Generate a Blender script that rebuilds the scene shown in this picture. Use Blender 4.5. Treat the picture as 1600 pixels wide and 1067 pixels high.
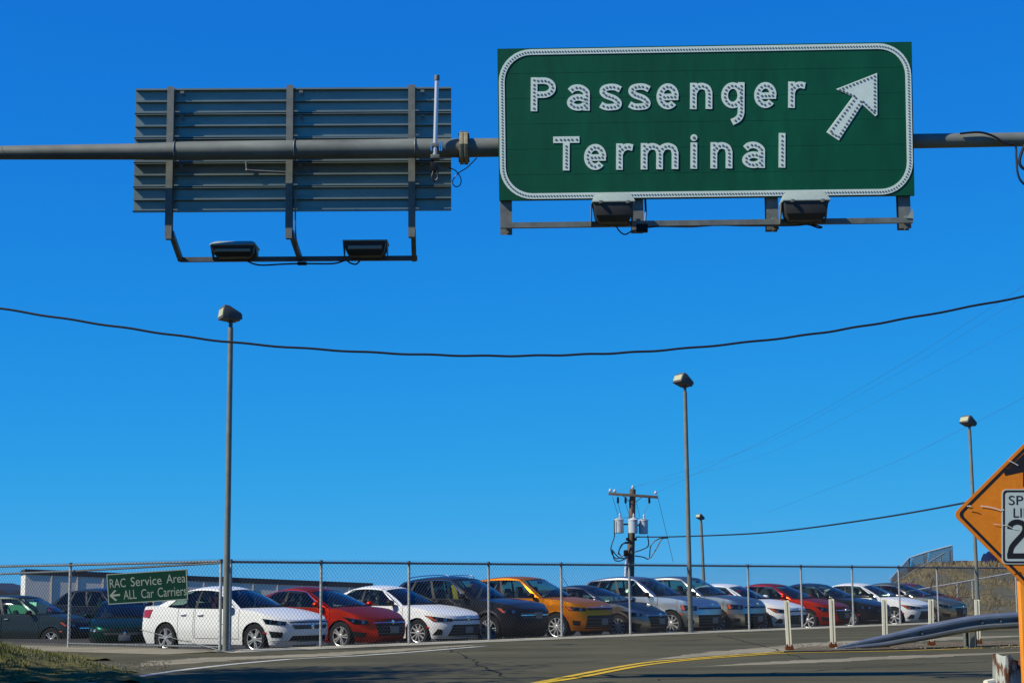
import bpy, bmesh, math, random
from mathutils import Vector, Matrix
import numpy as np

random.seed(7)
C = bpy.context.scene
for o in list(bpy.data.objects):
    bpy.data.objects.remove(o)
COL = C.collection

# ------------------------------------------------------------------ camera, sky, sun, exposure
FPX, PITCH, ROLL, CAMZ = 2800.0, math.atan(387 / 2800.0), 0.008, 1.2
CAM = Vector((0, 0, CAMZ))
_R0 = Vector((1, 0, 0)); FW = Vector((0, math.cos(PITCH), math.sin(PITCH))); _U0 = Vector((0, -math.sin(PITCH), math.cos(PITCH)))
RT = _R0 * math.cos(ROLL) - _U0 * math.sin(ROLL)
UP = _U0 * math.cos(ROLL) + _R0 * math.sin(ROLL)
cam = bpy.data.cameras.new('camera')
cam.lens = 36.0 * FPX / 1600.0; cam.sensor_width = 36.0; cam.clip_start = 0.1; cam.clip_end = 12000
co = bpy.data.objects.new('camera', cam); COL.objects.link(co)
m = Matrix.Identity(4)
for r in range(3):
    m[r][0] = RT[r]; m[r][1] = UP[r]; m[r][2] = -FW[r]; m[r][3] = CAM[r]
co.matrix_world = m
C.camera = co

SUN = Vector((-0.68, -0.30, 0.67)).normalized()
world = bpy.data.worlds.new('World'); C.world = world; world.use_nodes = True
wn = world.node_tree; wn.nodes.clear()
sky = wn.nodes.new('ShaderNodeTexSky'); sky.sky_type = 'NISHITA'; sky.sun_disc = False
sky.sun_elevation = math.asin(SUN.z); sky.sun_rotation = math.atan2(SUN.x, SUN.y)
sky.altitude = 6000; sky.air_density = 1.0; sky.dust_density = 0.0; sky.ozone_density = 10.0
# grade of the whole sky: the photograph's deep, even polarised blue (one curve per channel, same in every direction)
SKY_STRENGTH = 0.085
sep = wn.nodes.new('ShaderNodeSeparateColor'); cmb = wn.nodes.new('ShaderNodeCombineColor')
wn.links.new(sky.outputs[0], sep.inputs[0])
def _m(op, a=None, b=None, va=None, vb=None):
    n = wn.nodes.new('ShaderNodeMath'); n.operation = op
    for k, (l, v) in enumerate(((a, va), (b, vb))):
        if l is not None: wn.links.new(l, n.inputs[k])
        elif v is not None: n.inputs[k].default_value = v
    return n.outputs[0]
for ch, (gain, k_) in enumerate(((0.46, 1.22), (0.435, 6.2), (0.80, 7.8))):
    x_ = _m('MULTIPLY', sep.outputs[ch], vb=SKY_STRENGTH)
    y_ = _m('POWER', x_, vb=k_) if ch == 0 else _m('SUBTRACT', b=_m('EXPONENT', _m('MULTIPLY', x_, vb=-k_)), va=1.0)
    wn.links.new(_m('MULTIPLY', y_, vb=gain / SKY_STRENGTH), cmb.inputs[ch])
bg = wn.nodes.new('ShaderNodeBackground'); bg.inputs['Strength'].default_value = SKY_STRENGTH
wo = wn.nodes.new('ShaderNodeOutputWorld')
wn.links.new(cmb.outputs[0], bg.inputs['Color']); wn.links.new(bg.outputs[0], wo.inputs['Surface'])
sl = bpy.data.lights.new('sun', 'SUN'); sl.energy = 5.0; sl.angle = math.radians(0.5); sl.color = (1.0, 0.96, 0.87)
so = bpy.data.objects.new('sun', sl); COL.objects.link(so)
so.rotation_euler = (-SUN).to_track_quat('-Z', 'Y').to_euler()
so.location = SUN * 60
C.view_settings.view_transform = 'Standard'; C.view_settings.look = 'None'
C.view_settings.exposure = 0.0; C.view_settings.gamma = 1.0; C.view_settings.use_curve_mapping = False
C.render.engine = 'CYCLES'
C.cycles.max_bounces = 8; C.cycles.transparent_max_bounces = 24

# ------------------------------------------------------------------ picture <-> place
def ray(px, py): return FW + RT * ((px - 800) / FPX) + UP * ((533.5 - py) / FPX)
def at(px, py, Y):
    d = ray(px, py); return CAM + d * (Y / d.y)
def G(px, py, z=0.0):
    d = ray(px, py); return CAM + d * ((z - CAMZ) / d.z)
def proj(p):
    v = Vector(p) - CAM; c = v.dot(FW)
    return 800 + FPX * v.dot(RT) / c, 533.5 - FPX * v.dot(UP) / c
def on_line(P, D, px, z=0.0):
    lo, hi = -60.0, 120.0
    for _ in range(60):
        mid = (lo + hi) / 2
        if proj((P.x + D.x * mid, P.y + D.y * mid, z))[0] < px: lo = mid
        else: hi = mid
    return Vector((P.x + D.x * lo, P.y + D.y * lo, z))

# ------------------------------------------------------------------ materials
MATS = {}
def mat(name, col, rough=0.5, metal=0.0, var=0.0, scale=8.0, bump=0.0, coat=0.0, spec=0.5, col2=None, thr=None, detail=5.0, stretch=None, spots=0.0, spot_scale=80.0):
    if name in MATS: return MATS[name]
    mt = bpy.data.materials.new(name); mt.use_nodes = True
    nt = mt.node_tree; b = nt.nodes['Principled BSDF']
    b.inputs['Base Color'].default_value = (*col, 1); b.inputs['Roughness'].default_value = rough
    b.inputs['Metallic'].default_value = metal; b.inputs['Specular IOR Level'].default_value = spec
    if coat:
        b.inputs['Coat Weight'].default_value = coat; b.inputs['Coat Roughness'].default_value = 0.03
    if var or bump or col2:
        tc = nt.nodes.new('ShaderNodeTexCoord'); mp = nt.nodes.new('ShaderNodeMapping')
        if stretch: mp.inputs['Scale'].default_value = stretch
        nt.links.new(tc.outputs['Object'], mp.inputs['Vector'])
        n = nt.nodes.new('ShaderNodeTexNoise'); n.inputs['Scale'].default_value = scale; n.inputs['Detail'].default_value = detail
        n.inputs['Roughness'].default_value = 0.65
        nt.links.new(mp.outputs[0], n.inputs['Vector'])
        out = None
        if var or col2:
            rp = nt.nodes.new('ShaderNodeValToRGB')
            lo, hi = thr if thr else (0.3, 0.72)
            rp.color_ramp.elements[0].position = lo; rp.color_ramp.elements[1].position = hi
            c2 = col2 if col2 else tuple(min(1, c * (1 + var)) for c in col)
            c1 = col if col2 else tuple(c * (1 - var) for c in col)
            rp.color_ramp.elements[0].color = (*c1, 1); rp.color_ramp.elements[1].color = (*c2, 1)
            nt.links.new(n.outputs['Fac'], rp.inputs[0]); out = rp.outputs[0]
            if spots:
                n2 = nt.nodes.new('ShaderNodeTexNoise'); n2.inputs['Scale'].default_value = spot_scale; n2.inputs['Detail'].default_value = 3
                nt.links.new(mp.outputs[0], n2.inputs['Vector'])
                mr = nt.nodes.new('ShaderNodeMapRange'); mr.inputs[1].default_value = 0.3; mr.inputs[2].default_value = 0.7
                mr.inputs[3].default_value = 1 - spots; mr.inputs[4].default_value = 1 + spots
                nt.links.new(n2.outputs['Fac'], mr.inputs[0])
                mx = nt.nodes.new('ShaderNodeMix'); mx.data_type = 'RGBA'; mx.blend_type = 'MULTIPLY'; mx.inputs[0].default_value = 1
                nt.links.new(out, mx.inputs[6]); nt.links.new(mr.outputs[0], mx.inputs[7]); out = mx.outputs[2]
            nt.links.new(out, b.inputs['Base Color'])
        if bump:
            bp = nt.nodes.new('ShaderNodeBump'); bp.inputs['Strength'].default_value = bump; bp.inputs['Distance'].default_value = 0.02
            nt.links.new(n.outputs['Fac'], bp.inputs['Height']); nt.links.new(bp.outputs[0], b.inputs['Normal'])
    MATS[name] = mt
    return mt

def glass_mat(name, tint, ior=1.38, rough=0.015, base=0.0):
    if name in MATS: return MATS[name]
    mt = bpy.data.materials.new(name); mt.use_nodes = True; nt = mt.node_tree; nt.nodes.clear()
    o = nt.nodes.new('ShaderNodeOutputMaterial'); mx = nt.nodes.new('ShaderNodeMixShader')
    tr = nt.nodes.new('ShaderNodeBsdfTransparent'); tr.inputs[0].default_value = (*tint, 1)
    gl = nt.nodes.new('ShaderNodeBsdfGlossy'); gl.inputs['Roughness'].default_value = rough; gl.inputs[0].default_value = (1, 1, 1, 1)
    fr = nt.nodes.new('ShaderNodeFresnel'); fr.inputs[0].default_value = ior
    nt.links.new(fr.outputs[0], mx.inputs[0]); nt.links.new(tr.outputs[0], mx.inputs[1]); nt.links.new(gl.outputs[0], mx.inputs[2])
    nt.links.new(mx.outputs[0], o.inputs['Surface']); MATS[name] = mt
    return mt

galv = mat('galvanised', (0.185, 0.195, 0.16), 0.55, 0.2, var=0.3, scale=6, bump=0.05)
galv_dark = mat('dull_steel', (0.13, 0.14, 0.14), 0.55, 0.4, var=0.3, scale=5)
alum = mat('aluminium_back', (0.25, 0.30, 0.255), 0.38, 0.5, var=0.15, scale=3, stretch=(0.4, 1, 3))
pipe_m = mat('weathered_pipe', (0.17, 0.18, 0.145), 0.6, 0.1, var=0.4, scale=2.2, bump=0.04, stretch=(0.5, 1, 1))
green = mat('sign_green', (0.002, 0.085, 0.036), 0.5, var=0.2, scale=1.1, stretch=(1.6, 1, 0.35), spec=0.3, spots=0.08, spot_scale=9)
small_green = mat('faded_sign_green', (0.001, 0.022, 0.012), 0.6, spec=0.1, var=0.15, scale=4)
white_btn = mat('porcelain_white', (0.72, 0.82, 0.69), 0.42, var=0.06, scale=12)
button_m = mat('reflector_button', (0.16, 0.18, 0.16), 0.25, spec=0.6)
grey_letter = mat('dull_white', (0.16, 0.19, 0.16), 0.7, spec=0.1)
fix_lid = mat('fixture_cast', (0.32, 0.38, 0.32), 0.5, 0.0, var=0.1, scale=20)
fix_box = mat('fixture_body', (0.045, 0.042, 0.035), 0.55, var=0.15, scale=15)
black = mat('black_plastic', (0.010, 0.010, 0.010), 0.5, spec=0.2)
rubber = mat('tyre_rubber', (0.015, 0.015, 0.015), 0.75, spec=0.15, var=0.2, scale=20)
dark_int = mat('cabin_trim', (0.018, 0.018, 0.018), 0.7, spec=0.1)
seat_m = mat('seat_cloth', (0.06, 0.06, 0.062), 0.8, var=0.2, scale=20)
alloy = mat('alloy_rim', (0.58, 0.57, 0.53), 0.32, 0.5)
chrome = mat('chrome', (0.85, 0.86, 0.87), 0.08, 1.0)
lamp_glass = glass_mat('lamp_clear', (0.80, 0.84, 0.86))
lamp_in = mat('lamp_reflector', (0.50, 0.50, 0.47), 0.35, 0.7)
red_lens = mat('red_lens', (0.42, 0.012, 0.010), 0.12, coat=1.0)
amber = mat('amber_lens', (0.50, 0.075, 0.01), 0.25, coat=0.5)
plate_m = mat('licence_plate', (0.16, 0.165, 0.16), 0.5)
glass = glass_mat('car_glass', (0.44, 0.57, 0.51))
tint_glass = glass_mat('dark_car_glass', (0.12, 0.16, 0.15))
wire_m = mat('cable_black', (0.012, 0.012, 0.013), 0.5)
wire_far = mat('wire_grey', (0.06, 0.08, 0.10), 0.5)
mesh_wire = mat('zinc_wire', (0.085, 0.085, 0.078), 0.5, 0.2, spec=0.2)
rail_m = mat('fence_pipe', (0.20, 0.21, 0.20), 0.5, 0.45, var=0.25, scale=9)
post_m = mat('zinc_post', (0.46, 0.46, 0.41), 0.5, 0.2, var=0.25, scale=12, stretch=(1, 1, 0.6))
wood = mat('pole_wood', spec=0.04, col=(0.17, 0.125, 0.09), rough=0.85, var=0.35, scale=6, stretch=(3, 3, 0.3), bump=0.2)
tank = mat('transformer_grey', (0.52, 0.55, 0.52), 0.5, var=0.12, scale=5)
porcelain = mat('insulator', (0.55, 0.56, 0.56), 0.2, coat=0.6)
orange = mat('sign_orange', (0.86, 0.25, 0.010), 0.45, var=0.10, scale=5, spots=0.06, spot_scale=30)
orange_post = mat('post_orange', (0.92, 0.30, 0.015), 0.6, var=0.1, scale=6)
sign_black = mat('sign_black', (0.016, 0.014, 0.013), 0.5)
sign_white = mat('sign_white', (0.56, 0.64, 0.56), 0.45, var=0.08, scale=6)
scratch_m = mat('bare_scratch', (0.78, 0.75, 0.62), 0.5)
pvc = mat('marker_cream', (0.86, 0.80, 0.57), 0.5, var=0.06, scale=9)
rust = mat('rust', spec=0.04, col=(0.13, 0.045, 0.016), rough=0.85, var=0.5, scale=12, bump=0.2)
rusty_beam = mat('rusty_zinc', (0.46, 0.48, 0.40), 0.6, 0.05, col2=(0.13, 0.045, 0.016), thr=(0.47, 0.56), scale=7.5, stretch=(2.0, 2.0, 0.7), bump=0.15)
beam_m = mat('guardrail_zinc', (0.30, 0.32, 0.315), 0.36, 0.65, var=0.22, scale=4, stretch=(0.4, 1, 1))

asphalt = mat('asphalt', spec=0.04, col=(0.092, 0.083, 0.047), rough=0.88, var=0.32, scale=0.45, bump=0.25, spots=0.25, spot_scale=60, stretch=(0.5, 1, 1))
asphalt2 = mat('lot_asphalt', spec=0.04, col=(0.060, 0.057, 0.048), rough=0.9, var=0.2, scale=0.9, bump=0.2, spots=0.25, spot_scale=50)
concrete = mat('worn_concrete', spec=0.04, col=(0.46, 0.41, 0.28), rough=0.9, var=0.22, scale=1.2, bump=0.2, spots=0.2, spot_scale=40)
shoulder_m = mat('dusty_shoulder', spec=0.04, col=(0.26, 0.225, 0.145), rough=0.92, var=0.25, scale=0.8, spots=0.3, spot_scale=40, stretch=(0.4, 1, 1))
dirt = mat('dirt', spec=0.04, col=(0.10, 0.075, 0.045), rough=0.95, col2=(0.20, 0.16, 0.10), scale=2.5, bump=0.5, spots=0.4, spot_scale=25)
soil_grass = mat('winter_turf', spec=0.04, col=(0.10, 0.085, 0.032), rough=0.95, col2=(0.155, 0.14, 0.05), scale=2.2, spots=0.4, spot_scale=18)
hill_m = mat('dry_hillside', spec=0.04, col=(0.095, 0.078, 0.040), rough=0.95, col2=(0.20, 0.155, 0.075), scale=0.55, bump=0.15, spots=0.35, spot_scale=7)
yellow_p = mat('road_yellow', spec=0.04, col=(0.70, 0.44, 0.03), rough=0.8, col2=(0.36, 0.27, 0.07), thr=(0.45, 0.75), scale=3, spots=0.2, spot_scale=30)
white_p = mat('road_white', spec=0.04, col=(0.58, 0.57, 0.47), rough=0.8, col2=(0.30, 0.29, 0.24), thr=(0.4, 0.75), scale=1.2, spots=0.2, spot_scale=20)
earth = mat('open_ground', spec=0.04, col=(0.12, 0.11, 0.075), rough=0.95, var=0.3, scale=0.02)
wall_white = mat('painted_wall', spec=0.04, col=(0.90, 0.78, 0.60), rough=0.7, var=0.06, scale=1)
wall_cream = mat('cream_wall', (0.80, 0.77, 0.66), 0.7)
roof_dark = mat('dark_roof', (0.03, 0.032, 0.036), 0.6)

# ------------------------------------------------------------------ mesh helper
class MB:
    def __init__(s): s.v = []; s.f = []; s.mi = []
    def add(s, vs, fs, k=0):
        o = len(s.v); s.v += [tuple(p) for p in vs]; s.f += [tuple(i + o for i in f) for f in fs]; s.mi += [k] * len(fs); return s
    def box(s, c, d, rot=None, k=0):
        c = Vector(c); h = Vector(d) / 2; vs = []
        for x in (-1, 1):
            for y in (-1, 1):
                for z in (-1, 1):
                    p = Vector((x * h.x, y * h.y, z * h.z)); vs.append(c + (rot @ p if rot else p))
        return s.add(vs, [(0, 1, 3, 2), (4, 6, 7, 5), (0, 4, 5, 1), (2, 3, 7, 6), (0, 2, 6, 4), (1, 5, 7, 3)], k)
    def bar(s, a, b, w, h, up=(0, 0, 1), k=0):
        a, b = Vector(a), Vector(b); d = (b - a); L = d.length; d.normalize(); u = Vector(up); sd = d.cross(u).normalized(); u = sd.cross(d)
        R = Matrix((sd, d, u)).transposed(); return s.box((a + b) / 2, (w, L, h), R, k)
    def tube(s, pts, r, n=8, k=0, caps=True, closed=False):
        pts = [Vector(p) for p in pts]; N = len(pts); rr = r if isinstance(r, (list, tuple)) else [r] * N
        vs = []; prev = None
        for i, p in enumerate(pts):
            if closed: t = pts[(i + 1) % N] - pts[i - 1]
            else: t = pts[min(i + 1, N - 1)] - pts[max(i - 1, 0)]
            t.normalize()
            if prev is None:
                u = t.cross(Vector((0, 0, 1)) if abs(t.z) < 0.9 else Vector((1, 0, 0))).normalized()
            else:
                u = (prev - t * prev.dot(t)).normalized()
            prev = u; w = t.cross(u)
            for j in range(n):
                a = 2 * math.pi * j / n; vs.append(p + (u * math.cos(a) + w * math.sin(a)) * rr[i])
        fs = []
        for i in range(N if closed else N - 1):
            for j in range(n):
                i2 = (i + 1) % N; fs.append((i * n + j, i * n + (j + 1) % n, i2 * n + (j + 1) % n, i2 * n + j))
        if caps and not closed:
            fs.append(tuple(range(n))[::-1]); fs.append(tuple((N - 1) * n + j for j in range(n)))
        return s.add(vs, fs, k)
    def lathe(s, prof, c=(0, 0, 0), axis='Z', n=20, k=0):
        vs = []; c = Vector(c)
        for (r, h) in prof:
            for j in range(n):
                a = 2 * math.pi * j / n; x, y = r * math.cos(a), r * math.sin(a)
                vs.append(c + (Vector((x, y, h)) if axis == 'Z' else Vector((x, h, y)) if axis == 'Y' else Vector((h, x, y))))
        fs = [(i * n + j, i * n + (j + 1) % n, (i + 1) * n + (j + 1) % n, (i + 1) * n + j) for i in range(len(prof) - 1) for j in range(n)]
        fs.append(tuple(range(n))[::-1]); fs.append(tuple((len(prof) - 1) * n + j for j in range(n)))
        return s.add(vs, fs, k)
    def prism(s, poly, d, k=0):
        """poly: list of 3d points (planar), extruded by vector d"""
        n = len(poly); d = Vector(d); poly = [Vector(p) for p in poly]
        vs = poly + [p + d for p in poly]
        fs = [tuple(range(n)), tuple(range(n, 2 * n))[::-1]] + [(i, i + n, (i + 1) % n + n, (i + 1) % n) for i in range(n)]
        return s.add(vs, fs, k)
    def grid(s, P, k=0):
        R, Q = len(P), len(P[0]); vs = [p for row in P for p in row]
        return s.add(vs, [(i * Q + j, i * Q + j + 1, (i + 1) * Q + j + 1, (i + 1) * Q + j) for i in range(R - 1) for j in range(Q - 1)], k)
    def build(s, name, ms, parent=None, smooth=35, bevel=0.0, origin=None, weld=False):
        me = bpy.data.meshes.new(name)
        o = Vector(origin) if origin is not None else Vector((0, 0, 0))
        me.from_pydata([tuple(Vector(p) - o) for p in s.v], [], s.f)
        ms = ms if isinstance(ms, (list, tuple)) else [ms]
        for q in ms: me.materials.append(q)
        if len(ms) > 1: me.polygons.foreach_set('material_index', s.mi)
        bm = bmesh.new(); bm.from_mesh(me)
        if weld: bmesh.ops.remove_doubles(bm, verts=bm.verts, dist=1e-4)
        bmesh.ops.recalc_face_normals(bm, faces=bm.faces)
        if bevel:
            bmesh.ops.bevel(bm, geom=[e for e in bm.edges if e.is_manifold and e.calc_face_angle(0) > 0.5], offset=bevel, segments=2, profile=0.6, affect='EDGES', clamp_overlap=True)
        if smooth:
            a = math.radians(smooth)
            for f in bm.faces: f.smooth = True
            for e in bm.edges: e.smooth = (len(e.link_faces) == 2 and e.calc_face_angle(4) < a)
        bm.to_mesh(me); bm.free(); me.update()
        ob = bpy.data.objects.new(name, me); COL.objects.link(ob)
        ob.location = o
        if parent is not None: ob.parent = parent
        return ob

def tag(o, label=None, cat=None, group=None, kind=None):
    if label: o['label'] = label
    if cat: o['category'] = cat
    if group: o['group'] = group
    if kind: o['kind'] = kind
    return o
def thing(name, label, cat, loc=(0, 0, 0), rz=0.0, group=None):
    o = bpy.data.objects.new(name, None); COL.objects.link(o); o.location = loc; o.rotation_euler = (0, 0, rz); o.empty_display_size = 0.2
    return tag(o, label, cat, group)
class TMB(MB):
    """mesh given in world coordinates, made relative to the parent thing's location (unrotated things)"""
    def put(s, name, ms, parent, **kw):
        root = parent; off = Vector((0, 0, 0))
        while root is not None: off += Vector(root.location); root = root.parent
        s.v = [tuple(Vector(p) - off) for p in s.v]
        return s.build(name, ms, parent, **kw)
def struct(mb, name, m, **kw): return tag(mb.build(name, m, **kw), kind='structure')
def lerp(a, b, t): return a + (b - a) * t
def sstep(a, b, x):
    t = min(1, max(0, (x - a) / (b - a))); return t * t * (3 - 2 * t)
def interp(tab, x):
    return float(np.interp(x, [a for a, _ in tab], [b for _, b in tab]))
def catmull(pts, n=8):
    pts = [Vector(p) for p in pts]; P = [pts[0] * 2 - pts[1]] + pts + [pts[-1] * 2 - pts[-2]]; out = []
    for i in range(1, len(P) - 2):
        for k in range(n):
            t = k / n; a, b, c, d = P[i - 1:i + 3]
            out.append(0.5 * ((2 * b) + (c - a) * t + (2 * a - 5 * b + 4 * c - d) * t * t + (3 * b - a - 3 * c + d) * t ** 3))
    out.append(pts[-1]); return out

# ------------------------------------------------------------------ ground
F0 = G(352, 1018); F7 = G(1170, 985)
FD = (F7 - F0).normalized(); FN = Vector((-FD.y, FD.x, 0))     # FN points behind the fence, into the lot
LOT = -0.16
GL = (G(113, 1012) - F0).normalized(); GN = Vector((GL.y, -GL.x, 0))
if GN.y < 0: GN = -GN
def behind(x, y): return (x - F0.x) * FN.x + (y - F0.y) * FN.y
def along(x, y): return (x - F0.x) * FD.x + (y - F0.y) * FD.y
def lot_z(x, y):
    d = behind(x, y)
    return LOT - 0.62 * sstep(5, 9, d) * sstep(6, -2, along(x, y)) - 1.2 * sstep(22, 50, d)
HILL_X0 = 20
def ground_z(x, y):
    d = behind(x, y)
    dg = (x - F0.x) * GN.x + (y - F0.y) * GN.y
    z = -0.03 if (d < 0.1 or (along(x, y) < 0.5 and dg < 0.1)) else lot_z(x, y)
    # hill at the far right
    k = sstep(-2.5, 1.3, x - 0.2143 * y + 0.3 * math.sin(y * .21)) * sstep(62, 80, y) * sstep(190, 120, y)
    z = lerp(z, 2.05 + 0.012 * (y - 80), k)
    if y < 42:   # grass bank at the near left
        bx = sstep(-5.6, -9.0, x + 0.35 * (y - 28)) * sstep(23.5, 27.5, y) * sstep(38, 33, y)
        z += 0.0 * bx
    return z
xs = sorted(set([-3000, -1500, -700, -300, -150, -90, -60] + [round(-45 + 0.75 * i, 2) for i in range(121)] + [50, 60, 75, 95, 150, 300, 700, 1500, 3000]))
ys = sorted(set([-60, -20, 0, 8, 14, 18] + [round(20 + 0.5 * i, 2) for i in range(70)] + [55 + 1.5 * i for i in range(60)] + [150, 165, 180, 200, 260, 400, 800, 1600, 3200, 6000]))
g = MB(); g.grid([[(x, y, ground_z(x, y)) for x in xs] for y in ys])
struct(g, 'ground', earth, smooth=60)

def sheet(poly_px, z, name, m_, sub=None):
    q = MB(); P = [G(*p, z) for p in poly_px]; q.add(P, [tuple(range(len(P)))]); return struct(q, name, m_, smooth=0)
def strip(pts, w, z, name, m_, parent=None):
    q = MB(); L = []; Rr = []
    for i, p in enumerate(pts):
        t = (pts[min(i + 1, len(pts) - 1)] - pts[max(0, i - 1)]); t.z = 0; t.normalize(); n = Vector((-t.y, t.x, 0))
        ww = w[i] if isinstance(w, list) else w
        a, b = p + n * ww / 2, p - n * ww / 2; a.z = b.z = z; L.append(a); Rr.append(b)
    q.grid([L, Rr]); return tag(q.build(name, m_, parent, smooth=0), kind='structure')
# road: everything on the camera side of the fence
q = MB(); A = F0 + FD * -3.0 - FN * 0.05; B = F0 + FD * 110 - FN * 0.05
LFT = Vector((-1.0, 0.12, 0)).normalized()
pts = [Vector((-60, -8, 0)), Vector((60, -8, 0)), Vector((110, 60, 0)), Vector((B.x, B.y, 0)), Vector((F0.x, F0.y, 0)) - FN * 0.05, Vector((F0.x, F0.y, 0)) + GL * 16 - GN * .4, Vector((-60, 22, 0))]
q.prism([p + Vector((0, 0, -0.02)) for p in pts], (0, 0, 0.022)); struct(q, 'road', asphalt, smooth=0)
# parking lot paving behind the fence
q = MB(); rows = []
for d in [0.28] + [0.5 + 0.75 * i for i in range(40)]:
    rows.append([(lambda p: (p.x, p.y, lot_z(p.x, p.y) + 0.012))(F0 + FD * (-40 + 2.0 * i) + FN * d) for i in range(62)])
q.grid(rows); struct(q, 'parking_lot', asphalt2, smooth=60)
# kerb strip under the fence with a face down to the lot
q = MB(); k0, k1 = F0 + FD * -0.3, F0 + FD * 100
prof = [(-0.55, 0.006), (-0.22, 0.02), (0.16, 0.03), (0.20, 0.0), (0.20, -0.3)]
q.grid([[tuple((lambda p: (p.x, p.y, z))(F0 + FD * (-0.3 + 1.5 * i) + FN * d)) for i in range(68)] for d, z in prof])
struct(q, 'kerb', concrete, smooth=0)
# apron in front of the gate, ends at a low lip so the lot behind drops away
q = MB()
rows = []
for d, z in [(-1.6, 0.004), (-0.4, 0.02), (0.25, 0.03), (0.32, -0.35)]:
    rows.append([tuple((lambda p: (p.x, p.y, z))(F0 + GL * (-0.1 + 1.2 * i) + GN * d)) for i in range(14)])
q.grid(rows); struct(q, 'driveway', shoulder_m, smooth=0)
# painted lines
WL = [G(60, 1075), G(180, 1062), G(290, 1046), G(370, 1037), G(450, 1030), G(560, 1024.5), G(640, 1019), G(760, 1009)]
strip(WL, 0.17, 0.008, 'white_edge_line', white_p)
Y1 = catmull([G(800, 1076), G(870, 1060.5), G(1000, 1036.5), G(1080, 1029), G(1160, 1022.5), G(1232, 1017.5)], 5)
Y2 = catmull([G(835, 1069), G(905, 1058.5), G(1000, 1040.5), G(1075, 1031.6), G(1160, 1025), G(1235, 1020.4), G(1400, 1017), G(1500, 1013.6), G(1640, 1008)], 5)
strip(Y1, 0.13, 0.008, 'yellow_line', yellow_p); strip(Y2, 0.13, 0.010, 'yellow_line', yellow_p)
# dusty shoulders with ragged edges
rs0 = random.Random(21)
def rstrip(pts, w, z, name, m_):
    n = 16; cp_ = catmull(pts, n); ww = [w[min(i // n, len(w) - 1)] + (w[min(i // n + 1, len(w) - 1)] - w[min(i // n, len(w) - 1)]) * (i % n) / n for i in range(len(cp_))]
    L = len(cp_); ww = [max(.03, q_ * min(1, i / 12 + .03, (L - 1 - i) / 12 + .03) * rs0.uniform(.72, 1.2)) for i, q_ in enumerate(ww)]
    return strip(cp_, ww, z, name, m_)
rstrip([G(1000, 1033), G(1130, 1020.5), G(1240, 1012), G(1340, 1004), G(1480, 997), G(1640, 992)], [0.4, 1.0, 1.5, 1.8, 1.6, 1.4], 0.005, 'shoulder', shoulder_m)
rstrip([G(1080, 1042), G(1250, 1034), G(1400, 1027), G(1640, 1017)], [0.3, 0.9, 0.9, 0.8], 0.005, 'shoulder', shoulder_m)
rstrip([G(210, 1042), G(330, 1030), G(480, 1024), G(640, 1014), G(760, 1006)], [1.4, 1.5, 1.2, 0.9, 0.5], 0.005, 'shoulder', shoulder_m)
# tar seams and cracks in the paving
tar = mat('tar_seam', spec=0.04, col=(0.022, 0.021, 0.018), rough=0.8, var=0.3, scale=6)
rc = random.Random(9)
for pts_ in ([(300, 1058), (520, 1049), (760, 1042), (980, 1030)], [(620, 1023), (800, 1014), (1010, 1003), (1200, 994)], [(1000, 1064), (1200, 1052), (1400, 1040), (1560, 1033)], [(700, 1012), (735, 1030), (790, 1058)], [(1120, 992), (1180, 1006), (1260, 1030)]):
    cp_ = catmull([G(*p) for p in pts_], 12)
    cp_ = [p + Vector((rc.gauss(0, .035), rc.gauss(0, .05), 0)) for p in cp_]
    strip(cp_, [rc.uniform(.012, .045) for _ in cp_], 0.0062, 'tar_seam', tar)
# traffic island with dirt
q = MB(); ip = [G(1225, 1019.5), G(1400, 1015.5), G(1640, 1006.5), G(1640, 1001), G(1500, 1004), G(1330, 1009), G(1250, 1013)]
q.prism(ip, (0, 0, 0.03)); struct(q, 'traffic_island', dirt, smooth=0)

# bank turf (a sheet following the ground) and its grass
def patch_sheet(x0, x1, y0, y1, n, f, name, m_, dz, keep):
    q = MB(); idx = {}; vs = []; fs = []
    nx, ny = n; P = [[Vector((lerp(x0, x1, i / nx), lerp(y0, y1, j / ny), 0)) for i in range(nx + 1)] for j in range(ny + 1)]
    for j in range(ny):
        for i in range(nx):
            c = (P[j][i] + P[j + 1][i + 1]) / 2
            if not keep(c.x, c.y): continue
            fc = []
            for (jj, ii) in ((j, i), (j, i + 1), (j + 1, i + 1), (j + 1, i)):
                if (jj, ii) not in idx:
                    p = P[jj][ii]; idx[(jj, ii)] = len(vs); vs.append((p.x, p.y, f(p.x, p.y) + dz))
                fc.append(idx[(jj, ii)])
            fs.append(tuple(fc))
    q.add(vs, fs); return q.build(name, m_, smooth=60)
def bank_mask(x, y):
    return sstep(-5.6, -9.0, x + 0.35 * (y - 28)) * sstep(23.5, 27.5, y) * sstep(38, 33, y)
rng = random.Random(3)
def bump2(x, y): return 0.03 * math.sin(x * 3.1 + y * 1.7) + 0.025 * math.sin(x * 7.3 - y * 5.1) + 0.02 * math.sin(x * 13 + y * 9)
def bank_z(x, y): return 0.42 * bank_mask(x, y) + bump2(x, y) * 0.7
tag(patch_sheet(-16, -4.6, 22.6, 38, (90, 100), bank_z, 'grass_bank', soil_grass, 0.0, lambda x, y: bank_mask(x, y) > 0.03 + 0.03 * math.sin(x * 5 + y * 3)), kind='structure')
grass_a = mat('grass_blade', (0.085, 0.11, 0.022), 0.8, spec=.1, col2=(0.22, 0.20, 0.06), scale=0.9, spots=0.3, spot_scale=6)
q = MB(); n = 0
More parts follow.
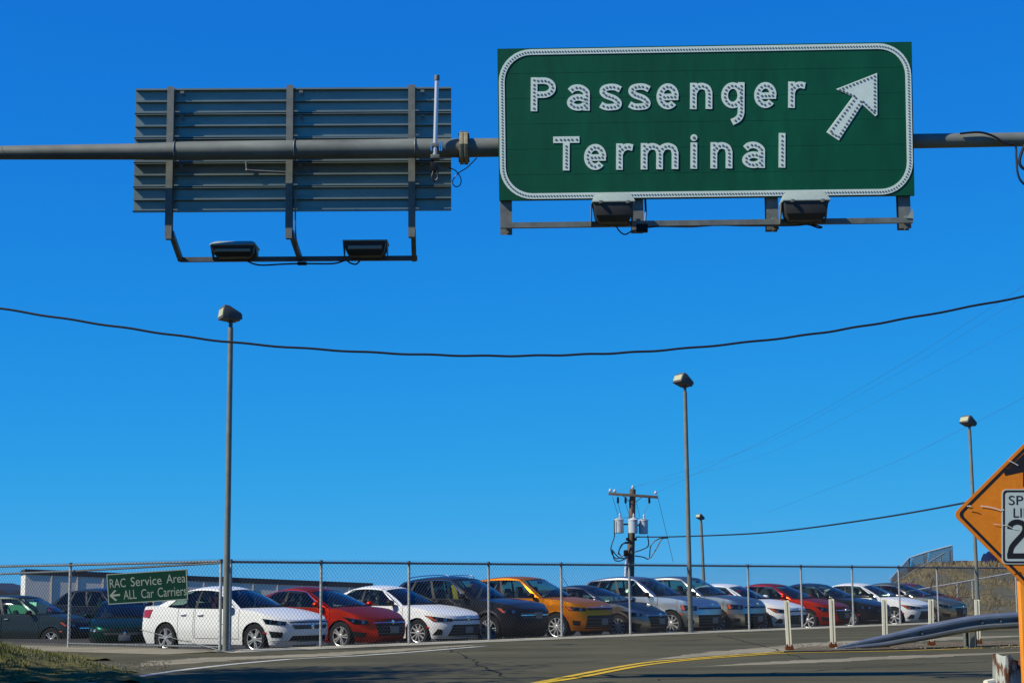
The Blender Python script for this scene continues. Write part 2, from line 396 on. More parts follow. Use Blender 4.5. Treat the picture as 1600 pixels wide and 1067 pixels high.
while n < 15000:
    x, y = rng.uniform(-14, -4.8), rng.uniform(23.5, 35)
    mk = bank_mask(x, y)
    if mk < 0.06 or rng.random() > (mk * 1.4 + 0.1) * (0.4 + 0.6 * (math.sin(x * 2.3 + y) > -0.5)): continue
    n += 1; z = bank_z(x, y); h = rng.uniform(0.03, 0.11) * (0.6 + 0.6 * mk); a = rng.uniform(0, 6.28); w = 0.010; l = rng.uniform(0.3, 1.1) * h; b = rng.uniform(0, 6.28)
    q.add([(x - w * math.cos(a), y - w * math.sin(a), z - 0.01), (x + w * math.cos(a), y + w * math.sin(a), z - 0.01), (x + l * math.cos(b), y + l * math.sin(b), z + h)], [(0, 1, 2)])
tag(q.build('grass', grass_a, smooth=0), kind='stuff')
# gravel and litter at the bank's foot and along kerb
q = MB()
for i in range(620):
    if i < 330:
        t = rng.random(); p = G(lerp(10, 270, t), lerp(1052, 1037, t) + rng.gauss(0, 4))
    else:
        p = G(rng.uniform(1230, 1600), rng.uniform(1007, 1016))
    s_ = rng.uniform(0.006, 0.022); zz = 0.03 if i >= 330 else bank_z(p.x, p.y) * (bank_mask(p.x, p.y) > 0.03) + 0.01
    R = Matrix.Rotation(rng.uniform(0, 3), 3, 'Z'); q.box((p.x, p.y, zz + s_ * 0.3), (s_ * 1.5, s_, s_ * 0.8), R)
tag(q.build('gravel', mat('gravel_stone', spec=0.04, col=(0.22, 0.19, 0.14), rough=0.9, var=0.4, scale=3), smooth=0), kind='stuff')

# hill surface
def hill_z(x, y): return ground_z(x, y) + 0.06 * math.sin(x * 2.1 + y) + 0.05 * math.sin(x * 4.7 - y * 1.3)
tag(patch_sheet(12, 44, 58, 128, (96, 140), hill_z, 'hillside', hill_m, 0.02, lambda x, y: ground_z(x, y) - lot_z(x, y) > 0.03), kind='structure')
q = MB(); n = 0
while n < 16000:
    x, y = rng.uniform(13, 36), rng.uniform(62, 92)
    hz = ground_z(x, y) - lot_z(x, y)
    if hz < 0.1: continue
    if rng.random() > 0.35 + 0.65 * (math.sin(x * 1.1 + y * 0.7) * math.sin(y * 0.5 - x * 0.6) > -0.1): continue
    n += 1; z = hill_z(x, y); h = rng.uniform(0.06, 0.26); a = rng.uniform(0, 6.28); w = 0.022; b = rng.uniform(0, 6.28); l = h * 0.5
    q.add([(x - w * math.cos(a), y - w * math.sin(a), z), (x + w * math.cos(a), y + w * math.sin(a), z), (x + l * math.cos(b), y + l * math.sin(b), z + h)], [(0, 1, 2)])
tag(q.build('grass', mat('dry_grass_blade', (0.15, 0.115, 0.05), 0.85, col2=(0.30, 0.225, 0.11), scale=0.3), smooth=0), kind='stuff')

# ------------------------------------------------------------------ sign gantry
YP = 21.9
def circ_pts(pxs): return [at(x, y, YP) for x, y in pxs]
ga = thing('sign_gantry', 'long grey steel pipe gantry crossing the sky and carrying both overhead signs', 'gantry', (at(-260, 1240, YP).x, YP, 0))
sc = YP / FPX
L = [(-330, 242.5, 20), (-150, 240.8, 21), (0, 239, 22), (212, 237.2, 26), (300, 236, 30), (460, 234.5, 31), (640, 232.3, 31), (719, 231.6, 30.5)]
TMB().tube([at(x, y, YP) for x, y, _ in L], [w * sc / 2 for _, _, w in L], 24).put('mast_arm', pipe_m, ga)
Rr = [(731, 231.4, 30.5), (775, 230.8, 30), (900, 228.9, 29), (1200, 224.6, 26), (1435, 220.8, 23.5), (1600, 218.2, 22.5), (1900, 213.5, 21)]
TMB().tube([at(x, y, YP) for x, y, _ in Rr], [w * sc / 2 for _, _, w in Rr], 24).put('mast_arm', pipe_m, ga)
fl = TMB()
for x0, x1 in ((718.6, 724.4), (725.2, 731.4)):
    a, b = at(x0, 231.5, YP), at(x1, 231.4, YP)
    fl.tube([a, b], 27.5 * sc, 8)
fl.put('joint_flange', mat('flange_tan', (0.30, 0.25, 0.13), 0.6, var=0.3, scale=20), ga, bevel=0.004)
for k in range(8):
    aa = 2 * math.pi * (k + 0.5) / 8; o = Vector((0, math.cos(aa), math.sin(aa))) * 21.5 * sc
    TMB().tube([at(716.5, 231.5, YP) + o, at(733.5, 231.3, YP) + o], 0.018, 6).put('bolt', galv_dark, ga)
for px in (-300, 1880):
    base = at(px, 230, YP); top = base.z + 0.25
    TMB().tube([(base.x, base.y, 0), (base.x, base.y, top)], [0.2, 0.13], 20).put('upright', pipe_m, ga)
    TMB().box((base.x, base.y, 0.03), (0.7, 0.7, 0.05)).put('base_plate', galv_dark, ga, bevel=0.01)
# clamps around the pipe where the signs hang
for px, w in ((268, 29), (455, 32), (643, 32.5)):
    py = 236.3 - (px - 268) * 0.0104
    c = at(px + 6, py, YP)
    r = w * sc / 2 + 0.006
    ring = [c + Vector((0, math.cos(t) * r, math.sin(t) * r)) for t in [2 * math.pi * i / 20 for i in range(20)]]
    TMB().tube(ring, 0.009, 6, closed=True).put('clamp', galv_dark, ga)

# --- right sign: face towards us
YS = 21.62
cor = {'tl': (777, 76.5), 'tr': (1424.5, 65.5), 'br': (1429, 305.5), 'bl': (780, 313.5)}
def spx(u, v):      # u,v 0..1 over the panel, v down
    t = (lerp(cor['tl'][0], cor['tr'][0], u), lerp(cor['tl'][1], cor['tr'][1], u)); b = (lerp(cor['bl'][0], cor['br'][0], u), lerp(cor['bl'][1], cor['br'][1], u))
    return lerp(t[0], b[0], v), lerp(t[1], b[1], v)
ps = thing('overhead_sign', 'large green overhead sign with white button letters reading Passenger Terminal', 'sign', at(1100, 313, YS + 0.05))
sp = YS / FPX
NP = 6
for i in range(NP):
    v0, v1 = i / NP, (i + 1) / NP; e = 0.0006
    a, b, c_, d = spx(0, v0 + e), spx(1, v0 + e), spx(1, v1 - e), spx(0, v1 - e)
    TMB().prism([at(*p, YS) for p in (a, b, c_, d)], (0, 0.05, 0)).put('panel', green, ps, bevel=0.0015, smooth=0)
# border ribbon with buttons
BT = 0.008      # letter plate thickness
def ribbon(mb, pts, w, y0, closed=False, th=BT):
    """flat ribbon in plane y=y0 (front face at y0), pts are px coords"""
    W3 = [at(x, y, y0) for x, y in pts]; N = len(W3); Lf = []; Rf = []
    for i, p in enumerate(W3):
        pa = W3[i - 1] if (i > 0 or closed) else p; pb = W3[(i + 1) % N] if (i < N - 1 or closed) else p
        t1 = (p - pa).normalized() if (p - pa).length > 1e-9 else None; t2 = (pb - p).normalized() if (pb - p).length > 1e-9 else None
        if t1 is None: t1 = t2
        if t2 is None: t2 = t1
        n1 = Vector((-t1.z, 0, t1.x)); n2 = Vector((-t2.z, 0, t2.x)); nn = (n1 + n2).normalized(); k = w * sp / 2 / max(0.5, nn.dot(n1))
        Lf.append(p + nn * k); Rf.append(p - nn * k)
    d = Vector((0, th, 0)); vs = Lf + Rf + [p + d for p in Lf] + [p + d for p in Rf]; fs = []
    M = N if closed else N - 1
    for i in range(M):
        j = (i + 1) % N
        fs += [(i, j, N + j, N + i), (2 * N + i, i + 0, j, 2 * N + j)[::1], (N + i, N + j, 3 * N + j, 3 * N + i), (2 * N + i, 2 * N + j, 3 * N + j, 3 * N + i)]
    if not closed:
        fs += [(0, N, 3 * N, 2 * N), (N - 1, 2 * N - 1, 4 * N - 1, 3 * N - 1)]
    mb.add(vs, fs)
def resample(pts, step, closed=False):
    pts = [Vector((p[0], p[1], 0)) for p in pts]
    if closed: pts = pts + [pts[0]]
    Ls = [0]
    for a, b in zip(pts, pts[1:]): Ls.append(Ls[-1] + (b - a).length)
    T = Ls[-1]; n = max(1, round(T / step)); out = []
    for i in range(n if closed else n + 1):
        t = T * i / n
        k = 0
        while k < len(Ls) - 2 and Ls[k + 1] < t: k += 1
        sgl = Ls[k + 1] - Ls[k]; out.append(pts[k].lerp(pts[k + 1], (t - Ls[k]) / sgl if sgl else 0))
    return [(p.x, p.y) for p in out]
def buttons(mb, pts, r, y0):
    for x, y in pts:
        c = at(x, y, y0); rr = r * sp
        vs = []; 
        for q_, h in ((1.0, 0.0), (0.75, -0.006)):
            for j in range(7):
                a = 2 * math.pi * j / 7; vs.append(c + Vector((math.cos(a) * rr * q_, h, math.sin(a) * rr * q_)))
        mb.add(vs, [(j, (j + 1) % 7, 7 + (j + 1) % 7, 7 + j) for j in range(7)] + [tuple(range(7, 14))])
bp = []; ix, iy = 6.2 / 648, 6.2 / 238; rad = 46
def corner(u, v, su, sv, a0):
    cu, cv = u + su * (rad / 648), v + sv * (rad / 238); out = []
    for k in range(10):
        a = a0 + (math.pi / 2) * k / 9; out.append(spx(cu + math.cos(a) * rad / 648, cv + math.sin(a) * rad / 238))
    return out
bp = corner(ix, iy, 1, 1, math.pi) + corner(1 - ix, iy, -1, 1, 1.5 * math.pi) + corner(1 - ix, 1 - iy, -1, -1, 0) + corner(ix, 1 - iy, 1, -1, 0.5 * math.pi)
bmb = TMB(); ribbon(bmb, bp, 9.2, YS - 0.009, True); brd = bmb.put('border', white_btn, ps, smooth=0)
bb = TMB(); buttons(bb, resample(bp, 4.5, True), 1.55, YS - 0.0095); tag(bb.put('reflector_buttons', button_m, brd, smooth=0), kind='stuff')
SW = 10.6; HX = 41.0; CC = SW / 2
def arc(cx, cy, rx, ry, a0, a1, n=18): return [(cx + rx * math.cos(math.radians(lerp(a0, a1, i / n))), cy + ry * math.sin(math.radians(lerp(a0, a1, i / n)))) for i in range(n + 1)]
def cm2(pts, n=6): return [(p.x, p.y) for p in catmull([(x, y, 0) for x, y in pts], n)]
def letter_strokes(ch, W):
    h = HX; c = CC; r = (W - SW) / 2
    if ch == 'P': return [[(c, 0), (c, 52.8)], [(c, 47.5), (17, 47.5)] + arc(20, 36.6, W - c - 20, 10.9, 90, -90, 12) + [(17, 25.7), (c, 25.7)]]
    if ch == 'T': return [[(0, 53.3 - c), (W, 53.3 - c)], [(W / 2, 0), (W / 2, 53.3 - SW + 0.4)]]
    if ch == 'l': return [[(c, 0), (c, 54)]]
    if ch == 'i': return [[(c, 0), (c, 41)]]
    if ch == 'e': return [arc(W / 2, h / 2, r, h / 2 - c, -2, 318, 30), [(c + 1, h / 2 - 1), (W - 1, h / 2 - 1)]]
    if ch == 'a': return [cm2([(4.5, 30.5), (9.5, 34.8), (16, 36), (23, 34.5), (W - c - 0.6, 29), (W - c, 22)]) + [(W - c, 0)],
                          arc(W / 2 - 0.3, 12.9, r, 7.9, 0, 360, 24)]
    if ch == 's': return [cm2([(W - 2.5, 32), (W * 0.72, 35.6), (W * 0.45, 36.2), (W * 0.22, 33.8), (c + 0.7, 28.6), (W * 0.30, 23.3), (W * 0.66, 18.2), (W - c - 0.3, 11.9), (W * 0.80, 6.6), (W * 0.55, 4.9), (W * 0.28, 5.3), (2.6, 9)])]
    if ch == 'n': return [[(c, 0), (c, h)], cm2([(c + 1, 27), (c + 5, 33.4), (W * 0.52, 35.9), (W - c - 3.0, 32.5), (W - c, 25.5)]) + [(W - c, 0)]]
    if ch == 'm': 
        d = (W - SW) / 2; out = [[(c, 0), (c, h)]]
        for k in (0, 1):
            x0 = c + d * k; out.append(cm2([(x0 + 1, 27), (x0 + 5, 33.4), (x0 + d * 0.54, 35.9), (x0 + d - 3, 32.5), (x0 + d, 25.5)]) + [(x0 + d, 0)])
        return out
    if ch == 'r': return [[(c, 0), (c, h)], cm2([(c + 1, 26.5), (c + 4, 32.0), (W * 0.62, 35.8), (W - 1.5, 34.3)])]
    if ch == 'g': return [arc((W - 1) / 2, h / 2 + 0.3, r, h / 2 - c, 0, 360, 30), [(W - c, h), (W - c, -6)] + cm2([(W - c, -6), (W - c - 2.2, -13), (W * 0.66, -17.5), (W * 0.46, -21)])[1:]]
text = [('P', 829, 868.4), ('a', 886, 921.5), ('s', 936, 971.5), ('s', 981, 1016.5), ('e', 1025.6, 1060.7), ('n', 1078, 1113), ('g', 1127.3, 1163.3), ('e', 1178.3, 1213.4), ('r', 1231.4, 1259.3)]
text2 = [('T', 864.1, 905.1), ('e', 912.4, 947.4), ('r', 962.5, 990), ('m', 1001, 1060), ('i', 1078.7, 1090), ('n', 1110, 1144.4), ('a', 1160, 1195.3), ('l', 1216.5, 1227.5)]
for line, bx, by in ((text, 834, 174.2), (text2, 884.7, 266.6)):
    for ch, x0, x1 in line:
        W = x1 - x0; mb = TMB(); bt = TMB()
        for k, stv in enumerate(letter_strokes(ch, W)):
            pxs = []
            for (lx, ly) in stv:
                X = x0 + lx - 0.0 + ly * 0.006; pxs.append((X, by - 0.0131 * (X - bx) - ly))
            yy = YS - 0.009 - 0.0012 * k
            ribbon(mb, pxs, SW, yy)
            Lp = pxs
            if ch not in 'e' or k == 0 or True:
                rs = resample(Lp, 5.7)
                if len(rs) > 2 and ch not in ('a', 'g', 'e') : rs = resample([(lerp(p[0], p[0], 0), p[1]) for p in Lp], 5.7)
                # keep the buttons clear of the stroke ends and of the stroke they join
                rs = rs[1:-1] if k else rs
                if k == 0 and len(rs) > 2:
                    a_, b_ = Vector(rs[0]), Vector(rs[1]); rs[0] = tuple(a_.lerp(b_, 0.75)); a_, b_ = Vector(rs[-1]), Vector(rs[-2]); rs[-1] = tuple(a_.lerp(b_, 0.75))
                    rs = rs[:1] + rs[2:-2] + rs[-1:] if len(rs) > 5 else rs
                elif k:
                    a_ = Vector(rs[-1])
                buttons(bt, rs, 2.0, yy - 0.0006)
        if ch == 'i':
            c2 = (x0 + CC + 0.3, by - 0.0131 * (x0 - bx) - 48.6)
            ribbon(mb, [(c2[0] + 2.7 * math.cos(a), c2[1] + 2.7 * math.sin(a)) for a in [2 * math.pi * i / 14 for i in range(14)]], 5.4, YS - 0.0100, True)
            buttons(bt, [c2], 2.6, YS - 0.0108)
        lo = mb.put('letter', white_btn, ps, smooth=0)
        tag(bt.put('reflector_buttons', button_m, lo, smooth=0), kind='stuff')
ap = [(1370.8, 114.4), (1306.0, 139.8), (1332.2, 151.7), (1291.2, 207.1), (1311.0, 220.2), (1347.4, 163.8), (1368.0, 182.4), (1371.2, 180)]
ao = TMB().prism([at(x, y, YS - 0.009) for x, y in ap], (0, BT, 0)).put('arrow', white_btn, ps, bevel=0.004, smooth=0)
inn = [(1366.5, 119.5), (1312, 140.6), (1338, 151.8), (1297.2, 206.8), (1309.8, 214.6), (1346.3, 157.0), (1366.6, 177)]
bt = TMB(); buttons(bt, resample(inn, 5.9, True), 2.0, YS - 0.0096); tag(bt.put('reflector_buttons', button_m, ao, smooth=0), kind='stuff')

def fixture(parent, px0, px1, py_top, py_lid, py_bot, Yc, dy, name='sign_light', flip=False, rear=False):
    """cast floodlight: tapered lid on a box, sat on the rail"""
    a = at(px0, py_lid, Yc); b = at(px1, py_lid, Yc); t0 = at(px0, py_top, Yc); bz = at(px0, py_bot, Yc).z
    xl, xr = a.x, b.x; zl = a.z; zt = t0.z; w = xr - xl
    y0, y1 = Yc - dy / 2, Yc + dy / 2
    def loop(ins, z, iy0, iy1): return [(xl + ins, y0 + iy0, z), (xr - ins, y0 + iy0, z), (xr - ins, y1 - iy1, z), (xl + ins, y1 - iy1, z)]
    lid = TMB(); rows = [loop(0, zl, 0, 0), loop(0.0, zl + 0.018, 0, 0), loop(0.035, lerp(zl, zt, 0.75), 0.09, 0.03), loop(0.07, zt, 0.14, 0.06)]
    vs = [p for r_ in rows for p in r_]; fs = [(4 * i + j, 4 * i + (j + 1) % 4, 4 * i + 4 + (j + 1) % 4, 4 * i + 4 + j) for i in range(3) for j in range(4)] + [(0, 3, 2, 1), (12, 13, 14, 15)]
    body = TMB(); rows2 = [loop(0.02, zl, 0.015, 0.015), loop(0.045, lerp(zl, bz, 0.7), 0.04, 0.03), loop(0.09, bz, 0.1, 0.06)]
    vs2 = [p for r_ in rows2 for p in r_]; fs2 = [(4 * i + j, 4 * i + (j + 1) % 4, 4 * i + 4 + (j + 1) % 4, 4 * i + 4 + j) for i in range(2) for j in range(4)] + [(0, 3, 2, 1), (8, 9, 10, 11)]
    body.add(vs2, fs2); bo = body.put(name, fix_box, parent, bevel=0.008)
    lid.add(vs, fs); lid.put('lid', fix_lid, bo, bevel=0.010)
    if not rear:
        for fx in (0.2, 0.83):
            TMB().box((lerp(xl, xr, fx), y0 - 0.004, zl), (0.04, 0.03, 0.04)).put('latch', chrome if fx < 0 else galv, bo, bevel=0.004)
    else:
        TMB().box(((xl + xr) / 2, y0 + 0.03, lerp(zl, bz, 0.45)), (w * 0.75, 0.04, (zl - bz) * 0.25)).put('fin', fix_lid, bo, bevel=0.004)
    for sx in (0.02, 0.98):
        x = lerp(xl, xr, sx); TMB().prism([(x - 0.015, y0 + 0.1, zl + 0.01), (x - 0.015, y1 - 0.02, zl + 0.01), (x - 0.015, y1 - 0.05, bz - 0.01), (x - 0.015, y1 - 0.09, bz - 0.01)], (0.012, 0, 0)).put('bracket', galv, bo)
    return bo
# beams behind the panel hanging below it, and the light rail
for px in (791, 996, 1206.5, 1413):
    u = (px - 780) / 649; x0, y0 = spx(u, 0.02); _, yb = spx(u, 1); ybot = 365.5 - (px - 791) * 0.0115
    t = at(px, y0, YS + 0.12); b = at(px, ybot, YS + 0.12); bm_ = TMB()
    w = 19 * sp
    bm_.box((b.x, YS + 0.062, (t.z + b.z) / 2), (w, 0.008, t.z - b.z)); bm_.box((b.x, YS + 0.19, (t.z + b.z) / 2), (w, 0.008, t.z - b.z)); bm_.box((b.x + w * 0.1, YS + 0.126, (t.z + b.z) / 2), (0.008, 0.12, t.z - b.z))
    bm_.put('hanger_beam', galv, ps, smooth=0)
ra, rb = at(782, 352.8, YS - 0.12), at(1426, 344.6, YS - 0.12)
TMB().bar(ra, rb, 0.06, 8.5 * sp).put('light_rail', galv, ps, smooth=0)
for px in (791, 996, 1206.5, 1413):
    a = at(px, 352.8 - (px - 782) * 0.0127, YS + 0.06)
    TMB().bar(a, a - Vector((0, 0.2, 0)), 0.05, 0.05).put('rail_arm', galv, ps, smooth=0)
gus = TMB().prism([at(1416, 341, YS - 0.16), at(1426.5, 327, YS - 0.16), at(1427, 341.5, YS - 0.16)], (0, 0.01, 0)); gus.put('gusset', fix_lid, ps, smooth=0)
fixture(ps, 924, 991, 302.5, 321, 349, YS - 0.28, 0.36)
fixture(ps, 1220, 1294, 300, 319, 346, YS - 0.28, 0.36)
def cable(parent, pts, r, name='cable', m_=None, n=6):
    return TMB().tube(catmull([at(*p) for p in pts], 6), r, n).put(name, m_ or wire_m, parent)
y_ = YS - 0.14
cable(ps, [(962, 350, y_), (966, 359, y_), (976, 366.5, y_), (988, 361, y_), (996, 360, y_)], 0.009)
cable(ps, [(1000, 357, y_), (1030, 354, y_), (1080, 354.5, y_), (1120, 352, y_), (1170, 353, y_), (1240, 352.5, y_), (1262, 351, y_), (1278, 356, y_), (1284, 355, y_), (1268, 350.5, y_)], 0.010)
cable(ps, [(1008, 310, YS + 0.1), (1009, 330, YS + 0.08), (1008, 352, YS + 0.02), (1010, 362, YS)], 0.014, 'conduit')
TMB().box(at(1003, 357, YS - 0.12), (0.14, 0.08, 0.1)).put('junction_box', black, ps, bevel=0.006)

# --- left sign seen from behind
YB = 22.35
bs = thing('overhead_sign', 'overhead sign seen from its ribbed grey aluminium back, three uprights and a lamp rail', 'sign', at(460, 331, YB))
cb = {'tl': (212.5, 141.5), 'tr': (705, 138.7), 'br': (705, 329.5), 'bl': (208.5, 332.5)}
def bpx(u, v):
    t = (lerp(cb['tl'][0], cb['tr'][0], u), lerp(cb['tl'][1], cb['tr'][1], u)); b = (lerp(cb['bl'][0], cb['br'][0], u), lerp(cb['bl'][1], cb['br'][1], u))
    return lerp(t[0], b[0], v), lerp(t[1], b[1], v)
NB = 5
for i in range(NB):
    v0, v1 = i / NB, (i + 1) / NB
    tl, tr, br_, bl = [at(*bpx(*p), YB) for p in ((0, v0), (1, v0), (1, v1), (0, v1))]
    mb = TMB(); H = (tl.z - bl.z)
    e = Vector((0, 0, 0.003))
    mb.prism([tl - e, tr - e, br_ + e, bl + e], (0, 0.006, 0))
    for fr, dep, th in ((0.012, 0.052, 0.006), (0.49, 0.045, 0.006), (0.984, 0.052, 0.006)):
        a = tl.lerp(bl, fr); b = tr.lerp(br_, fr); mb.bar(a + Vector((0, -dep / 2 - 0.001, 0)), b + Vector((0, -dep / 2 - 0.001, 0)), dep, th)
        mb.bar(a + Vector((0, -dep, 0)), b + Vector((0, -dep, 0)), 0.006, 0.022)
    pl = mb.put('panel', alum, bs, smooth=0)
fc = TMB(); fc.prism([at(*bpx(*p), YB + 0.012) for p in ((0, 0), (1, 0), (1, 1), (0, 1))], (0, 0.004, 0)); fc.put('sign_face', green, bs, smooth=0)
for px, tpy, bpy_ in ((268, 137.5, 374.5), (454.5, 135, 373.5), (645, 134.5, 371.5)):
    lean = (tpy - bpy_)
    t = at(px, tpy, YB - 0.10); xb = px - 3.5 + (px - 454) * 0.003; b = at(xb, bpy_, YB - 0.10); s2 = YB / FPX; mb = TMB()
    wf = 0.085
    c = (t + b) / 2; dz = t.z - b.z
    mb.box((c.x, YB - 0.155, c.z), (wf, 0.010, dz)); mb.box((c.x, YB - 0.062, c.z), (wf, 0.010, dz)); mb.box((c.x + 0.015, YB - 0.108, c.z), (0.009, 0.084, dz))
    mb.put('upright', galv, bs, smooth=0)
    for k, v in enumerate((0.02, 0.22, 0.42, 0.62)):
        p = at(*bpx((px - 210) / 495 + 0.03, v), YB - 0.075)
        TMB().box(p, (0.045, 0.03, 0.03)).put('bolt', galv, bs, smooth=0)
    # arm going down and away to the lamp rail
    e = at(xb + 18 if px < 600 else xb + 5, 405, YB + 0.75)
    TMB().bar((b.x + 0.03, YB - 0.1, b.z + 0.08), e, 0.06, 0.07).put('lamp_arm', galv_dark, bs, smooth=0)
TMB().bar(at(281, 406, YB + 0.75), at(652, 403.5, YB + 0.75), 0.055, 0.06).put('light_rail', galv_dark, bs, smooth=0)
fixture(bs, 331, 403, 378.5, 388, 404, YB + 0.62, 0.4, rear=True)
fixture(bs, 537, 607, 377, 381.5, 402, YB + 0.62, 0.4, rear=True)
y_ = YB + 0.74
cable(bs, [(385, 407, y_), (395, 412, y_), (410, 414.5, y_), (440, 413, y_), (470, 412, y_), (520, 412, y_), (540, 407, y_), (547, 411, y_), (556, 413, y_), (562, 408, y_)], 0.011)
TMB().box(at(472, 412, y_), (0.12, 0.06, 0.04)).put('junction_box', black, bs, bevel=0.006)
cable(bs, [(462, 296, YB - 0.17), (461.5, 355, YB - 0.17), (464, 385, YB + 0.2), (466, 404, YB + 0.7)], 0.010, 'conduit', galv)
cable(bs, [(385, 253, YB - 0.10), (386, 264, YB - 0.10), (392, 267, YB - 0.10), (450, 270, YB - 0.08)], 0.016, 'conduit', galv_dark)

# antenna mast clamped to the pipe
an = thing('antenna', 'slim vertical whip antenna tube clamped to the gantry pipe', 'antenna', at(680, 262, YP - 0.2))
p0, p1 = at(679.5, 243, YP - 0.20), at(682.8, 119.5, YP - 0.20)
TMB().tube([p0, p1], 3.3 * sc, 12).put('tube', chrome if False else mat('bright_tube', (0.72, 0.72, 0.70), 0.3, 0.4), an)
TMB().tube([p0.lerp(p1, 0.945), p1 + Vector((0, 0, 0.01))], 4.3 * sc, 12).put('cap', galv, an)
for dzz in (228, 246):
    TMB().box(at(680, dzz, YP - 0.17), (0.11, 0.12, 0.05)).put('clamp', galv, an, bevel=0.006)
for dx in (-6, 7, 10):
    TMB().tube([at(680 + dx, 222, YP - 0.22), at(680 + dx, 236, YP - 0.22)], 0.011, 8).put('bolt', chrome, an)
TMB().box(at(679, 262, YP - 0.16), (0.10, 0.10, 0.12)).put('connector', black, an, bevel=0.01)
cable(an, [(677, 268, YP - 0.2), (675, 277, YP - 0.2), (679, 283, YP - 0.2), (684, 278, YP - 0.2), (683, 266, YP - 0.2)], 0.012)
ck = thing('cable', 'thin black cable looping below the pipe joint between the two signs', 'cable', at(712, 290, YP))
TMB().tube(catmull([at(*p, YP) for p in ((700, 262), (712, 267), (720, 279), (719, 289), (712, 292), (707, 284), (716, 271), (730, 262), (745, 247))], 8), 0.007, 6).put('loop', wire_m, ck)
ck = thing('cable', 'two thick black cables hanging from the gantry pipe at its right end', 'cable', at(1598, 290, YP))
TMB().tube(catmull([at(*p, YP - 0.12) for p in ((1500, 209), (1530, 207), (1552, 213), (1570, 224), (1586, 228), (1588, 246), (1590, 270), (1597, 285), (1612, 292), (1640, 280))], 8), 0.014, 6).put('loop', wire_m, ck)
TMB().tube(catmull([at(*p, YP - 0.12) for p in ((1602, 226), (1597, 236), (1593, 252), (1597, 262), (1610, 268))], 8), 0.02, 8).put('loop', wire_m, ck)

# ------------------------------------------------------------------ overhead cable in front of the poles
cb_ = thing('overhead_cable', 'thick black cable sagging across the whole sky below the signs', 'cable', at(740, 556, 30))
pts = catmull([at(x, y, 30) for x, y in ((-150, 458), (0, 482), (180, 510), (360, 534.5), (560, 549.5), (740, 555.8), (900, 554), (1050, 546), (1240, 526), (1400, 500.5), (1600, 463), (1760, 430))], 14)
mb = TMB(); mb.tube([p + Vector((0, 0, 0.006 * math.sin(i * 0.9))) for i, p in enumerate(pts)], 0.0195, 8); mb.put('strand', wire_m, cb_)

# ------------------------------------------------------------------ light poles
def light_pole(px_b, py_b, px_t, py_t, Y, label, yaw, head_px, tilt, tip=0.0, dia=0.122, zb=None, off=.22):
    b = at(px_b, py_b, Y); t = at(px_t, py_t, Y)
    zb = 0.0 if zb is None else zb
    root = thing('light_pole', label, 'light pole', (b.x, Y, zb), 0, 'floodlight poles along the car lot')
    dirv = Vector((t.x - b.x, 0, t.z - b.z)); 
    p0 = Vector((b.x, Y, zb)); p1 = Vector((t.x, Y, t.z))
    TMB().tube([p0, p1], [dia / 2 * 1.12, dia / 2 * 0.88], 20).put('pole', mat('pole_paint', (0.22, 0.22, 0.17), 0.5, 0.25, var=0.2, scale=4), root)
    TMB().box((b.x, Y, zb + 0.015), (0.34, 0.34, 0.03)).put('base_plate', galv_dark, root, bevel=0.005)
    TMB().tube([p1 - Vector((0, 0, 0.02)), p1 + Vector((0, 0, 0.14))], dia / 2 * 0.68, 14).put('tenon', galv_dark, root)
    # shoebox head, tilted
    w, h, d = 0.46, 0.27, 0.40
    R = Matrix.Rotation(yaw, 3, 'Z') @ Matrix.Rotation(tilt, 3, 'X')
    c = p1 + Vector((0, 0, 0.14)) + R @ Vector((0, -d * off, h * 0.50))
    def loc(x, y, z): return c + R @ Vector((x, y, z))
    mb = TMB(); prof = [(-d / 2, -h / 2), (-d / 2, h / 2), (-d / 2 + 0.10, h / 2), (d / 2 - 0.04, h * .12), (d / 2, -h * .05), (d / 2 - .03, -h * .42), (d / 2 - .12, -h / 2)]
    mb.prism([loc(-w / 2, y, z) for y, z in prof], R @ Vector((w, 0, 0)))
    hd = mb.put('lamp_head', mat('bronze_housing', (0.085, 0.082, 0.07), 0.55, var=0.2, scale=10), root, bevel=0.012)
    TMB().prism([loc(-w / 2 + 0.03, -d / 2 - 0.012, -h / 2 + 0.05), loc(w / 2 - 0.03, -d / 2 - 0.012, -h / 2 + 0.05), loc(w / 2 - 0.03, -d / 2 - 0.012, h / 2 - 0.06), loc(-w / 2 + 0.03, -d / 2 - 0.012, h / 2 - 0.06)], R @ Vector((0, 0.011, 0))).put('lens', mat('frosted_lens', (0.46, 0.45, 0.27), 0.6, spec=0.1), hd, smooth=0)
    for sx in (-0.12, -0.06, 0.13):
        TMB().box(loc(sx, d / 2 + 0.006, -0.06), (0.03, 0.03, 0.06), R).put('latch', galv, hd, bevel=0.004)
    TMB().box(p1 + Vector((0, 0, 0.17)), (0.09, 0.10, 0.14), R).put('knuckle', galv_dark, root, bevel=0.01)
    return root
light_pole(352.5, 1018, 360.5, 512, F0.y - 0.16, 'light pole with floodlight standing at the fence corner in front of the white sedan', math.radians(-68), None, math.radians(-9), dia=0.120, off=.06)
P6 = on_line(F0, FD, 1079)
light_pole(1079.5, 990, 1070.3, 612, P6.y - 0.10, 'light pole with floodlight standing in the fence line before the silver SUVs', math.radians(-64), None, math.radians(-24))
P12 = on_line(F0, FD, 1528)
light_pole(1529, 960, 1515, 672, P12.y - 0.1, 'light pole rising behind the orange speed limit sign', math.radians(-64), None, math.radians(-24))
light_pole(1102, 935, 1095.3, 815, 112, 'small distant light pole right of the transformer pole', math.radians(-64), None, math.radians(-24), zb=-1.3, dia=0.2)

